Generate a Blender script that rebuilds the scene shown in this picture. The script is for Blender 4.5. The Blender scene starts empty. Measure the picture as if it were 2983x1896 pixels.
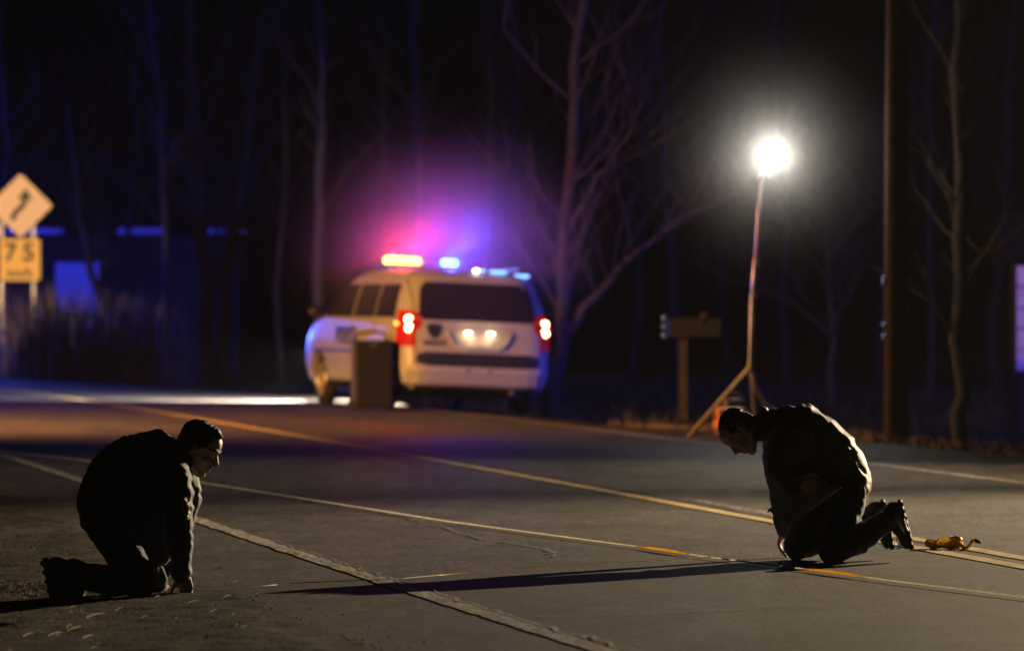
import bpy, bmesh, math, random
from mathutils import Vector as V, Matrix, noise
random.seed(7)
SC = bpy.context.scene
COL = SC.collection
R = math.radians
F = 16572.0          # focal length of the photograph in its own pixels
H = 1.42             # height of the eye above the road

# ---------------------------------------------------------------- camera, world, lights
cd = bpy.data.cameras.new('camera'); cam = bpy.data.objects.new('camera', cd); COL.objects.link(cam)
cd.sensor_width = 36; cd.lens = 200; cd.clip_start = .5; cd.clip_end = 2000
cd.dof.use_dof = True; cd.dof.focus_distance = 29.0; cd.dof.aperture_fstop = 3.6; cd.dof.aperture_blades = 0
cam.location = (0, 0, H); cam.rotation_euler = (R(90) - 93 / F, 0, 0)
SC.camera = cam
W = bpy.data.worlds.new('World'); SC.world = W; W.use_nodes = True
nt = W.node_tree; bg = nt.nodes['Background']
sky = nt.nodes.new('ShaderNodeTexSky'); sky.sky_type = 'NISHITA'; sky.sun_disc = False
sky.sun_elevation = R(2); sky.sun_rotation = R(200)
nt.links.new(sky.outputs[0], bg.inputs[0]); bg.inputs[1].default_value = .00016
SC.view_settings.view_transform = 'Standard'; SC.view_settings.look = 'None'
SC.view_settings.exposure = 0; SC.view_settings.gamma = 1; SC.view_settings.use_curve_mapping = False
SC.cycles.volume_bounces = 0; SC.cycles.max_bounces = 6; SC.cycles.transparent_max_bounces = 8
SC.cycles.sample_clamp_indirect = 4

def lamp(name, kind, loc, target, power, color, size, spot=None, blend=.5):
    d = bpy.data.lights.new(name, kind); d.energy = power; d.color = color; d.shadow_soft_size = size
    if spot: d.spot_size = R(spot); d.spot_blend = blend
    o = bpy.data.objects.new(name, d); COL.objects.link(o); o.location = loc
    if target is not None: o.rotation_euler = (V(target) - V(loc)).to_track_quat('-Z', 'Y').to_euler()
    return o
# work light on a tower out of the frame to the right: it throws the men's long shadows
lamp('tower_work_light', 'SPOT', (11.4, 45.2, 4.35), (.3, 28.8, 0), 39000, (1, .77, .48), .06, 68, .9)
lamp('tower_work_light', 'SPOT', (11.5, 45.3, 4.6), (1.0, 44.5, 0), 9500, (1, .78, .50), .06, 52, 1.0)
# warm lamp out of the frame to the left: van side, road; and an unseen one added to brighten the signs
lamp('warm_lamp', 'SPOT', (-11.8, 59.6, 3.7), (-6, 62.6, -1.2), 21000, (1, .42, .10), .2, 122, 1.0)
lamp('warm_lamp', 'SPOT', (-24, 60, 5), (-8.6, 101, 2.9), 76000, (1, .62, .26), .2, 10, .8)
# blue strobes of a second vehicle far along the road, out of the frame to the left
lamp('unseen_blue_lamp', 'SPOT', (-19, 106, 2.3), (3, 113, 1), 10000, (.04, .05, 1), .15, 158, .4)
lamp('unseen_blue_lamp', 'SPOT', (-14, 112, 2.4), (2.9, 62, 1.1), 19000, (.04, .10, 1), .15, 22, .6)

lamp('unseen_blue_lamp', 'SPOT', (23, 66, 2.4), (7, 80, .6), 14000, (.04, .06, 1), .15, 84, .5)  # unseen blue lamp added to light the shed and field at right

# ---------------------------------------------------------------- helpers
def P(px, py, Y): return V(((px - 1491.5) / F * Y, Y, H - (py - 855) / F * Y))
def G(px, py, z=0.0):
    Y = (H - z) * F / (py - 855); return V(((px - 1491.5) / F * Y, Y, z))

def node_mat(name): 
    m = bpy.data.materials.new(name); m.use_nodes = True; return m, m.node_tree, m.node_tree.nodes['Principled BSDF']
def mat(name, col, rough=.6, metal=0, var=.25, scale=14, bump=0, bscale=60, spec=.5, emit=None, es=0, sheen=0):
    m, t, b = node_mat(name); N, L = t.nodes, t.links
    b.inputs['Roughness'].default_value = rough; b.inputs['Metallic'].default_value = metal
    b.inputs['Specular IOR Level'].default_value = spec
    if sheen: b.inputs['Sheen Weight'].default_value = sheen; b.inputs['Sheen Roughness'].default_value = .5
    if emit: b.inputs['Emission Color'].default_value = (*emit, 1); b.inputs['Emission Strength'].default_value = es
    tc = N.new('ShaderNodeTexCoord')
    n = N.new('ShaderNodeTexNoise'); n.inputs['Scale'].default_value = scale; n.inputs['Detail'].default_value = 6
    L.new(tc.outputs['Object'], n.inputs['Vector'])
    r = N.new('ShaderNodeValToRGB'); c = V(col)
    r.color_ramp.elements[0].position = .3; r.color_ramp.elements[1].position = .72
    r.color_ramp.elements[0].color = (*(c * (1 - var)), 1); r.color_ramp.elements[1].color = (*[min(1, x) for x in c * (1 + var)], 1)
    L.new(n.outputs[0], r.inputs[0]); L.new(r.outputs[0], b.inputs['Base Color'])
    if bump:
        n2 = N.new('ShaderNodeTexNoise'); n2.inputs['Scale'].default_value = bscale; n2.inputs['Detail'].default_value = 4
        L.new(tc.outputs['Object'], n2.inputs['Vector'])
        bp = N.new('ShaderNodeBump'); bp.inputs['Strength'].default_value = bump; bp.inputs['Distance'].default_value = .01
        L.new(n2.outputs[0], bp.inputs['Height']); L.new(bp.outputs[0], b.inputs['Normal'])
    return m

def ramp(N, e):
    r = N.new('ShaderNodeValToRGB'); el = r.color_ramp.elements
    while len(el) < len(e): el.new(.5)
    for k, (p, c) in enumerate(e):
        el[k].position = p; el[k].color = (*((c,) * 3 if not hasattr(c, '__len__') else c), 1)
    return r
def asphalt(name, a, b_, bump=.5, paint=None, wear=.5):
    m, t, b = node_mat(name); N, L = t.nodes, t.links
    g = N.new('ShaderNodeNewGeometry')
    def nz(s, d=8, rough=.6, stretch=None):
        x = N.new('ShaderNodeTexNoise'); x.inputs['Scale'].default_value = s; x.inputs['Detail'].default_value = d
        x.inputs['Roughness'].default_value = rough
        if stretch:
            mp = N.new('ShaderNodeMapping'); mp.inputs['Scale'].default_value = stretch; mp.inputs['Rotation'].default_value = (0, 0, R(-10))
            L.new(g.outputs['Position'], mp.inputs[0]); L.new(mp.outputs[0], x.inputs['Vector'])
        else: L.new(g.outputs['Position'], x.inputs['Vector'])
        return x
    big = nz(.9, 6, .6, (1.6, .35, 1)); fine = nz(30, 6, .8, (1, .22, 1)); mid = nz(7, 6, .65, (1, .3, 1)); coarse = nz(2.2, 6, .7, (.8, .5, 1))
    c1 = ramp(N, [(.25, a), (.75, b_)]); L.new(big.outputs[0], c1.inputs[0])
    def mul(x, y, f=1.0):
        q = N.new('ShaderNodeMix'); q.data_type = 'RGBA'; q.blend_type = 'MULTIPLY'; q.inputs[0].default_value = f
        L.new(x, q.inputs[6]); L.new(y, q.inputs[7]); return q.outputs[2]
    f1 = ramp(N, [(.3, .25), (.5, .95), (.7, 1.9)]); L.new(fine.outputs[0], f1.inputs[0])
    f2 = ramp(N, [(.3, .6), (.7, 1.3)]); L.new(mid.outputs[0], f2.inputs[0])
    f3 = ramp(N, [(.34, .62), (.5, 1.0), (.68, 1.22)]); L.new(coarse.outputs[0], f3.inputs[0])
    col = mul(mul(mul(c1.outputs[0], f1.outputs[0]), f2.outputs[0]), f3.outputs[0])
    if paint:
        w = nz(9, 8, .75, (3, .8, 1)); rr = ramp(N, [(wear - .09, 0), (wear + .09, 1)]); L.new(w.outputs[0], rr.inputs[0])
        pc = N.new('ShaderNodeRGB'); pc.outputs[0].default_value = (*paint, 1)
        q = N.new('ShaderNodeMix'); q.data_type = 'RGBA'; L.new(rr.outputs[0], q.inputs[0])
        L.new(col, q.inputs[6]); L.new(mul(pc.outputs[0], f2.outputs[0]), q.inputs[7]); col = q.outputs[2]
    L.new(col, b.inputs['Base Color']); b.inputs['Roughness'].default_value = .62
    b.inputs['Specular IOR Level'].default_value = .12
    bp = N.new('ShaderNodeBump'); bp.inputs['Strength'].default_value = bump; bp.inputs['Distance'].default_value = .006
    L.new(fine.outputs[0], bp.inputs['Height']); L.new(bp.outputs[0], b.inputs['Normal'])
    return m

def put(name, verts, faces, m, parent=None, origin=None, smooth=False):
    o0 = V(origin) if origin is not None else V((0, 0, 0))
    me = bpy.data.meshes.new(name); me.from_pydata([tuple(V(v) - o0) for v in verts], [], faces); me.update()
    if m: me.materials.append(m)
    if smooth: me.shade_smooth()
    o = bpy.data.objects.new(name, me); COL.objects.link(o)
    o.location = o0
    if parent:
        o.parent = parent
        if origin is None or True: o.location = o0
    return o
def empty(name, loc, label, cat, group=None, rot=(0, 0, 0)):
    o = bpy.data.objects.new(name, None); COL.objects.link(o); o.location = loc; o.rotation_euler = rot
    o.empty_display_size = .1; tag(o, label, cat, group); return o
def tag(o, label=None, cat=None, group=None, kind=None):
    if label: o['label'] = label
    if cat: o['category'] = cat
    if group: o['group'] = group
    if kind: o['kind'] = kind
    return o

class MB:
    """collects closed shapes; build() links them as one mesh object"""
    def __init__(s): s.v = []; s.f = []
    def add(s, vs, fs):
        k = len(s.v); s.v += [V(a) for a in vs]; s.f += [tuple(i + k for i in f) for f in fs]; return s
    def box(s, c, d, rot=None, taper=1.0):
        c = V(c); x, y, z = [a / 2 for a in d]
        vs = []
        for dz in (-1, 1):
            t = taper if dz > 0 else 1
            for dx, dy in ((-1, -1), (1, -1), (1, 1), (-1, 1)):
                p = V((dx * x * t, dy * y * t, dz * z)); vs.append(c + (rot @ p if rot else p))
        return s.add(vs, [(3, 2, 1, 0), (4, 5, 6, 7), (0, 1, 5, 4), (1, 2, 6, 5), (2, 3, 7, 6), (3, 0, 4, 7)])
    def rbox(s, c, d, r, rot=None, seg=3):
        """box with rounded vertical edges"""
        c = V(c); x, y, z = [a / 2 for a in d]; pts = []
        for cx, cy, a0 in ((x - r, y - r, 0), (-x + r, y - r, 90), (-x + r, -y + r, 180), (x - r, -y + r, 270)):
            for k in range(seg + 1):
                a = R(a0 + 90 * k / seg); pts.append((cx + r * math.cos(a), cy + r * math.sin(a)))
        n = len(pts); q = min(r * .5, z * .4); rings = []
        for zz, sc in ((-z, 1 - q / max(x, y)), (-z + q, 1), (z - q, 1), (z, 1 - q / max(x, y))):
            rings.append([V((a * sc, b * sc, zz)) for a, b in pts])
        vs = [c + (rot @ p if rot else p) for rg in rings for p in rg]
        fs = [tuple(reversed(range(n))), tuple(range(3 * n, 4 * n))]
        for k in range(3):
            for i in range(n): j = (i + 1) % n; fs.append((k * n + i, k * n + j, (k + 1) * n + j, (k + 1) * n + i))
        return s.add(vs, fs)
    def loft(s, pts, ra, rb=None, L=None, seg=12, cap=True):
        """tube through pts; ra = half width along L, rb = half depth across it; rounded ends"""
        pts = [V(p) for p in pts]; n = len(pts)
        if not hasattr(ra, '__len__'): ra = [ra] * n
        rb = ra if rb is None else ([rb] * n if not hasattr(rb, '__len__') else rb)
        st = []
        for i in range(n):
            T = (pts[min(i + 1, n - 1)] - pts[max(i - 1, 0)]).normalized(); st.append((pts[i], T, ra[i], rb[i]))
        if cap:
            p, T, a, b = st[0]; m = min(a, b)
            pre = [(p - T * m * math.sin(q), T, a * max(math.cos(q), .05), b * max(math.cos(q), .05)) for q in (1.5, 1.1, .6)]
            p, T, a, b = st[-1]; m = min(a, b)
            post = [(p + T * m * math.sin(q), T, a * max(math.cos(q), .05), b * max(math.cos(q), .05)) for q in (.6, 1.1, 1.5)]
            st = pre + st + post
        vs = []; Lr = V(L) if L is not None else None
        prev = None
        for p, T, a, b in st:
            ref = Lr if Lr is not None else (prev if prev is not None else (V((0, 0, 1)) if abs(T.z) < .8 else V((1, 0, 0))))
            A = (ref - T * ref.dot(T))
            A = A.normalized() if A.length > 1e-5 else T.orthogonal().normalized()
            prev = A; B = T.cross(A)
            for k in range(seg):
                t = 2 * math.pi * k / seg; vs.append(p + A * a * math.cos(t) + B * b * math.sin(t))
        m = len(st); fs = [tuple(reversed(range(seg))), tuple(range((m - 1) * seg, m * seg))]
        for i in range(m - 1):
            for k in range(seg): j = (k + 1) % seg; fs.append((i * seg + k, i * seg + j, (i + 1) * seg + j, (i + 1) * seg + k))
        return s.add(vs, fs)
    def ell(s, c, r, ax=None, seg=16, rings=10):
        """ellipsoid, r along the axes ax"""
        c = V(c); ax = ax or (V((1, 0, 0)), V((0, 1, 0)), V((0, 0, 1)))
        vs = []; fs = []
        def pt(a, b): return c + ax[0] * r[0] * math.sin(b) * math.cos(a) + ax[1] * r[1] * math.sin(b) * math.sin(a) + ax[2] * r[2] * math.cos(b)
        vs.append(pt(0, 0))
        for i in range(1, rings):
            for k in range(seg): vs.append(pt(2 * math.pi * k / seg, math.pi * i / rings))
        vs.append(pt(0, math.pi)); e = len(vs) - 1
        for k in range(seg):
            j = (k + 1) % seg; fs.append((0, 1 + k, 1 + j)); fs.append((e, e - seg + j, e - seg + k))
            for i in range(rings - 2): a = 1 + i * seg; fs.append((a + k, a + seg + k, a + seg + j, a + j))
        return s.add(vs, fs)
    def disc(s, c, ax, r, h, seg=24, r2=None):
        ax = V(ax).normalized(); return s.loft([V(c) - ax * h / 2, V(c) + ax * h / 2], [r, r2 or r], seg=seg, cap=False)
    def torus(s, c, ax, r0, r1, seg=32, sec=8, a0=0, a1=360, up=None):
        ax = V(ax).normalized(); A = (V(up) if up else ax.orthogonal()).normalized(); B = ax.cross(A)
        full = a1 - a0 >= 360; n = seg + (0 if full else 1)
        pts = [V(c) + (A * math.cos(R(a0 + (a1 - a0) * k / seg)) + B * math.sin(R(a0 + (a1 - a0) * k / seg))) * r0 for k in range(n)]
        vs = []
        for k in range(n):
            d = (pts[k] - V(c)).normalized()
            for j in range(sec): t = 2 * math.pi * j / sec; vs.append(pts[k] + d * r1 * math.cos(t) + ax * r1 * math.sin(t))
        fs = []
        for k in range(seg):
            k2 = (k + 1) % n
            for j in range(sec): j2 = (j + 1) % sec; fs.append((k * sec + j, k * sec + j2, k2 * sec + j2, k2 * sec + j))
        if not full: fs += [tuple(range(sec)), tuple(reversed(range((n - 1) * sec, n * sec)))]
        return s.add(vs, fs)
    def build(s, name, m, parent=None, origin=None, smooth=False, fixn=True):
        o = put(name, s.v, s.f, m, None, origin, smooth)
        if fixn:
            bm = bmesh.new(); bm.from_mesh(o.data); bmesh.ops.recalc_face_normals(bm, faces=bm.faces); bm.to_mesh(o.data); bm.free()
            if smooth: o.data.shade_smooth()
        if parent:
            o.parent = parent
            if origin is not None: o.location = V(origin) - (parent.location if parent else V())
        return o

DG = bpy.context.evaluated_depsgraph_get
def apply_mods(o):
    o2 = o.evaluated_get(DG()); me = bpy.data.meshes.new_from_object(o2, preserve_all_data_layers=True, depsgraph=DG())
    mats = list(o.data.materials); o.modifiers.clear(); o.data = me
    if not me.materials:
        for m in mats: me.materials.append(m)
    return o
def text_mesh(name, body, size, m, parent, loc, rot, extrude=.002, align='CENTER', spacing=1.0, offset=0):
    c = bpy.data.curves.new(name, 'FONT'); c.body = body; c.size = size; c.extrude = extrude; c.align_x = align; c.align_y = 'CENTER'
    c.space_character = spacing; c.offset = offset; c.resolution_u = 3
    t = bpy.data.objects.new(name, c); COL.objects.link(t)
    me = bpy.data.meshes.new_from_object(t.evaluated_get(DG())); bpy.data.objects.remove(t)
    me.materials.clear(); me.materials.append(m); me.name = name
    o = bpy.data.objects.new(name, me); COL.objects.link(o); o.parent = parent; o.location = loc; o.rotation_euler = rot
    return o
def lerp(a, b, t): return a + (b - a) * t
def interp(tab, x):
    if x <= tab[0][0]: 
        (x0, y0), (x1, y1) = tab[0], tab[1]; return y0 + (y1 - y0) * (x - x0) / (x1 - x0)
    for (x0, y0), (x1, y1) in zip(tab, tab[1:]):
        if x <= x1: return y0 + (y1 - y0) * (x - x0) / (x1 - x0)
    (x0, y0), (x1, y1) = tab[-2], tab[-1]; return y1 + (y1 - y0) * (x - x1) / (x1 - x0)
def sstep(a, b, x): t = max(0, min(1, (x - a) / (b - a))); return t * t * (3 - 2 * t)

# ---------------------------------------------------------------- ground and road
CL = [(0, 8.3), (22, 4.02), (30, 2.55), (43.2, .28), (56, -2.0), (70.2, -4.62), (78, -6.15), (85.7, -7.85), (93, -9.9), (102, -13.2), (112, -18), (130, -29), (160, -50)]
def cx(Y):
    return sum(interp(CL, Y + k) for k in (-4, -2, 0, 2, 4)) / 5
def perp(Y):
    t = V((cx(Y + .5) - cx(Y - .5), 1, 0)).normalized(); return V((t.y, -t.x, 0))
def RP(d, Y, z=0): p = V((cx(Y), Y, z)) + perp(Y) * d; return p
def height(x, Y):
    d = (x - cx(Y)) * .98
    z = 0
    if d > 3.4:
        z -= .075 * (min(d, 5.4) - 3.4) * sstep(58, 66, Y)
        z -= .55 * sstep(5.3, 9, d) * sstep(40, 60, Y); z += .25 * sstep(10, 20, d)
    if d < -4.6: z -= .03 * min(-4.6 - d, 4)
    z += .05 * noise.noise(V((x * .25, Y * .15, 0))) * sstep(5.2, 7, abs(d))
    return z
M_road = asphalt('worn asphalt', (.048, .043, .038), (.090, .080, .068))
M_white = asphalt('worn white paint', (.06, .053, .046), (.09, .08, .07), paint=(.42, .38, .32), wear=.47)
M_yel = asphalt('worn yellow paint', (.06, .053, .046), (.09, .08, .07), paint=(.46, .35, .16), wear=.36)
M_yel2 = asphalt('flaked yellow paint', (.06, .055, .05), (.11, .10, .09), paint=(.6, .5, .28), wear=.58)
M_grav = asphalt('dirty gravel', (.010, .009, .007), (.10, .082, .06), bump=1.0)
M_field = asphalt('dark turf', (.03, .035, .02), (.07, .07, .04), bump=1.0)
M_crack = mat('crack filler', (.012, .011, .01), .9)

def ribbon(name, d0, d1, Y0, Y1, z, m, nd=1, step=1.0, parent=None, jag=0, bumps=0, follow=True, seed=0, drop=0, drop0=0):
    n = max(2, int((Y1 - Y0) / step)); vs = []; fs = []
    for i in range(n + 1):
        Y = Y0 + (Y1 - Y0) * i / n
        for k in range(nd + 1):
            d = lerp(d0, d1, k / nd)
            if jag and k in (0, nd): d += jag * noise.noise(V((Y * 2.3, seed + k * 7, 0))) + jag * .6 * noise.noise(V((Y * 9, seed + k * 7, 4)))
            p = RP(d, Y); p.z = (height(p.x, p.y) if follow else 0) + z
            if bumps: p.z += bumps * (noise.noise(p * 6) + .6 * noise.noise(p * 17) + .35 * noise.noise(p * 40))
            if k == nd and drop: p.z -= drop
            if k == 0 and drop0: p.z -= drop0
            vs.append(p)
    for i in range(n):
        for k in range(nd): a = i * (nd + 1) + k; fs.append((a, a + 1, a + nd + 2, a + nd + 1))
    o = put(name, vs, fs, m, parent, smooth=True); o['kind'] = 'structure'; return o

# terrain, one sheet
xs = [-400, -200, -100, -60, -40] + [-30 + .75 * i for i in range(81)] + [40, 60, 100, 200, 400]
ys = [-60, -20, 0] + [4 + 1.5 * i for i in range(105)] + [180, 220, 300, 450, 700]
vs = [(x, y, height(x, y) - .045 if abs(x) < 35 and y < 170 else -.35) for y in ys for x in xs]
nx = len(xs); fs = [(j * nx + i, j * nx + i + 1, (j + 1) * nx + i + 1, (j + 1) * nx + i) for j in range(len(ys) - 1) for i in range(nx - 1)]
ground = put('ground', vs, fs, M_field, smooth=True); ground['kind'] = 'structure'
road = ribbon('road', -4.45, 3.75, -5, 165, 0, M_road, nd=10, step=1.0, jag=.03)
ribbon('gravel_shoulder', -9.5, -4.4, 16, 44, .012, M_grav, nd=90, step=.05, bumps=.010, jag=.10, drop0=.07)
ribbon('gravel_shoulder', -9.5, -4.4, -4, 16, .012, M_grav, nd=30, step=.25, bumps=.010, jag=.10, drop0=.07)
ribbon('gravel_shoulder', -8.5, -4.4, 44, 150, -.006, M_grav, nd=12, step=.5, bumps=.012, drop0=.07)
ribbon('gravel_verge', 3.6, 5.4, -4, 150, -.006, M_grav, nd=10, step=.25, bumps=.02, drop=.07)
ribbon('edge_line', -3.55, -3.44, -4, 150, .005, M_white, step=.15, parent=road, jag=.02, seed=1)
ribbon('centre_line', -.06, .06, -4, 150, .005, M_yel, step=.2, parent=road, jag=.012, seed=2)
ribbon('centre_line', .20, .31, 5, 50, .005, M_yel, step=.2, parent=road, jag=.012, seed=3) if False else None
ribbon('centre_line', .2, .32, -4, 33.4, .005, M_yel, step=.2, parent=road, jag=.012, seed=3)
ribbon('centre_line', .2, .32, 35.1, 39.2, .005, M_yel2, step=.1, parent=road, jag=.02, seed=5)
ribbon('far_edge_line', 3.35, 3.45, -4, 150, .005, M_white, step=.3, parent=road, jag=.02, seed=4)
def crack(pts, w, seed, sub=14, amp=.03):
    vs = []; fs = []; pts = [V(p) for p in pts]; q = []
    for a, b in zip(pts, pts[1:]):
        n = max(2, int((b - a).length * sub))
        for i in range(n): q.append(a.lerp(b, i / n))
    q.append(pts[-1])
    for i, p in enumerate(q):
        t = (q[min(i + 1, len(q) - 1)] - q[max(0, i - 1)]).normalized(); s_ = V((t.y, -t.x, 0))
        c = p + s_ * (amp * noise.noise(V((i * .17, seed, 0))) * 2 + amp * .7 * noise.noise(V((i * .7, seed, 3))))
        ww = w * (.25 + 1.1 * abs(noise.noise(V((i * .31, seed, 9))))) ; c.z = .008
        vs += [c - s_ * ww, c + s_ * ww]
    fs = [(2 * i, 2 * i + 1, 2 * i + 3, 2 * i + 2) for i in range(len(q) - 1)]
    o = put('crack', vs, fs, M_crack, road); o['kind'] = 'structure'
crack([RP(-3.42, y) for y in (24, 26, 28, 30, 33)], .016, 1, 20, .03)
crack([RP(-3.50, y) for y in (28, 29.5, 31, 32.4)], .010, 11, 24, .03)
crack([RP(-3.38, y) for y in (16, 20, 24.2)], .02, 2, 16, .03)
crack([RP(.14, y) for y in (33, 38, 44, 52)], .035, 3, 6, .02)
crack([G(1150, 1500), G(1300, 1540), G(1390, 1570), G(1500, 1585), G(1600, 1603), G(1612, 1610), G(1590, 1625)], .016, 4, 18, .04)
crack([G(560, 1385), G(720, 1420), G(1000, 1470), G(1150, 1500)], .03, 5, 10, .08)
crack([G(1560, 1800), G(1900, 1790), G(2300, 1768), G(2700, 1758)], .010, 6, 14, .03)
crack([G(2560, 1885), G(2983, 1872)], .008, 7, 14, .03)
crack([G(1600, 1655), G(1800, 1648)], .007, 8, 14, .01)

# ---------------------------------------------------------------- trees, posts, far things
M_bark = mat('grey bark', (.045, .038, .035), .95, bump=.8, bscale=25, var=.4, spec=.08)
M_barkd = mat('dark bark', (.022, .019, .016), .95, bump=.8, bscale=25, var=.4, spec=.08)
def tube_path(mb, pts, r0, r1, seg=7):
    n = len(pts); mb.loft(pts, [lerp(r0, r1, i / (n - 1)) for i in range(n)], seg=seg, cap=False)
def branchy(mb, p, d, length, r, depth, rng, seg=5):
    n = 4; pts = [p]; dd = d.copy()
    for i in range(n):
        dd = (dd + V((rng.uniform(-.22, .22), rng.uniform(-.22, .22), rng.uniform(-.05, .2)))).normalized()
        pts.append(pts[-1] + dd * length / n)
    tube_path(mb, pts, r, r * .45, seg if r > .02 else 3)
    if depth <= 0: return
    for k in range(rng.choice((3, 4))):
        i = rng.randint(1, n); a = pts[i]
        nd = (dd + V((rng.uniform(-1, 1), rng.uniform(-1, 1), rng.uniform(-.15, .7)))).normalized()
        branchy(mb, a, nd, length * rng.uniform(.5, .75), max(r * .5, .004), depth - 1, rng)
def tree(base, stems, label, m, seed, twig_depth=2, group=None, blen=1.5):
    """stems: list of (points, r0, r1)"""
    base = V(base); rng = random.Random(seed); t = empty('bare_tree', base, label, 'tree', group)
    tr = MB(); cr = MB()
    for k, (pts, r0, r1) in enumerate(stems):
        fine = []
        for a, b in zip(pts, pts[1:]):
            for i in range(3): fine.append(V(a).lerp(V(b), i / 3) + V((rng.uniform(-.02, .02), rng.uniform(-.02, .02), 0)) * 2)
        fine.append(V(pts[-1])); n = len(fine)
        tube_path(tr, [q - base for q in fine], r0, r1, 9)
        for i in range(int(n * .35), n):
            for _ in range(2 if twig_depth else 1):
                T = (fine[min(i + 1, n - 1)] - fine[i - 1]).normalized(); rr = lerp(r0, r1, i / n)
                nd = (T * .6 + V((rng.uniform(-1, 1), rng.uniform(-1, 1), rng.uniform(0, .5)))).normalized()
                branchy(cr, fine[i] - base, nd, blen * rng.uniform(.6, 1.1), max(.008, rr * .3), twig_depth, rng)
    tr.build('trunk', m, t, smooth=True, fixn=False)
    if cr.v: cr.build('crown', m, t, smooth=False, fixn=False)
    return t
def at(Y, *pp): return [P(a, b, Y) for a, b in pp]
z0 = -.3
tree(P(620, 1135, 91), [(at(91, (612, 1140), (603, 1000), (592, 800), (572, 500), (556, 200), (550, -150)), .15, .05),
     (at(91.3, (650, 1140), (655, 1000), (662, 800), (690, 600), (722, 400), (760, 100)), .13, .04)],
     'tall bare tree with two stems from one base, beyond the road left of the van', M_bark, 3, 1)
tree(P(1597, 1215, 76), [(at(76, (1592, 1222), (1612, 1120), (1638, 950), (1648, 650), (1672, 300), (1695, 0), (1700, -200)), .115, .05),
     (at(76, (1628, 1010), (1700, 900), (1800, 785), (1960, 650), (2150, 560)), .07, .02),
     (at(76, (1648, 700), (1740, 520), (1830, 400), (1880, 250)), .055, .015)],
     'leaning bare tree with a long forked limb, just right of the van', M_bark, 5, 1)
tree(P(2425, 1150, 90), [(at(90, (2428, 1180), (2422, 1000), (2420, 830), (2412, 640), (2400, 420)), .07, .02),
     (at(90, (2422, 980), (2330, 890), (2240, 855), (2080, 800)), .035, .01), (at(90, (2422, 950), (2480, 860), (2500, 760)), .03, .01),
     (at(90.4, (2420, 840), (2340, 700), (2240, 620), (2150, 580)), .03, .01), (at(89.6, (2416, 760), (2500, 640), (2600, 560)), .03, .01),
     (at(89.8, (2415, 700), (2330, 560), (2300, 470)), .02, .01)],
     'slender bare tree with a wide fan of thin branches, left of the utility pole', M_bark, 8, 2, blen=.9)
tree(P(2800, 1300, 58), [(at(58, (2803, 1310), (2800, 1150), (2790, 900), (2800, 600), (2790, 200), (2800, -150)), .085, .05)],
     'dark straight tree trunk to the right of the utility pole', M_barkd, 9, 1, blen=1.0)
tree(P(298, 1090, 112), [(at(112, (330, 1140), (300, 900), (250, 740), (225, 560), (200, 300)), .10, .04)],
     'leaning dark tree in front of the pale door of the far house', M_barkd, 10, 1)
# more bare trees of the dark wood behind
rng = random.Random(4)
WL = ['far bare tree directly behind the diamond sign', 'far bare tree between the pale door and the two-stemmed tree', 'far bare tree close left of the two-stemmed tree',
      'far bare tree midway between the two-stemmed tree and the van', 'far bare tree rising behind the front of the van', 'far bare tree rising above the wheeled case', 'far bare tree behind the gap between red and blue roof lights',
      'far bare tree rising behind the blue roof light', 'far bare tree rising above the right corner of the van roof', 'far bare tree between the forked tree and the mailbox', 'far bare tree directly behind the mailbox',
      'far bare tree close left of the work light mast', 'far bare tree between the work light mast and the fan-branched tree', 'far bare tree hidden mostly by the utility pole', 'far bare tree between utility pole and dark straight trunk', 'far bare tree between dark straight trunk and shed']
for k, (px, Y) in enumerate([(40, 118), (380, 121), (480, 116), (820, 119), (930, 108), (1090, 122), (1240, 112), (1390, 118), (1500, 104), (1840, 112), (1985, 106), (2120, 117), (2300, 112), (2560, 102), (2720, 99), (2880, 94)]):
    b = P(px, 855, Y); b.z = -.5; x = b.x; hgt = rng.uniform(7.5, 10.5); lean = rng.uniform(-.5, .5); r0 = rng.uniform(.07, .14)
    pts = [V((x + lean * f + rng.uniform(-.12, .12), Y, -.5 + hgt * f)) for f in (0, .2, .4, .6, .8, 1)]
    tree(b, [(pts, r0, .03)], WL[k], M_barkd if k % 2 else M_bark, 20 + k, 1, 'bare trees of the dark wood behind the road', blen=1.6)

# utility pole
M_pole = mat('weathered pole wood', (.065, .04, .028), .9, bump=.5, bscale=30, spec=.08)
M_refl_bluelit = mat('blue-lit reflector', (.12, .25, .95), .38, .5, var=.03)  # the blue light these catch is put into their colour
M_refl = mat('bright reflector', (.9, .9, .9), .38, .6, var=.03)
b = G(2612, 1275); up = empty('utility_pole', b, 'thick brown wooden utility pole rising out of the picture at right', 'utility pole')
MB().loft([(0, 0, -.3), (0, 0, 3), (.02, 0, 6), (.03, 0, 9.3)], [.125, .115, .10, .09], seg=20, cap=False).build('pole', M_pole, up, smooth=True)
for zz in (1.54, 1.11, .99):
    a = R(215); MB().ell((-.118, -.03, zz), (.03, .03, .035 if zz < 1.2 else .055)).build('reflector', M_refl_bluelit, up, smooth=True)
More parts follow.
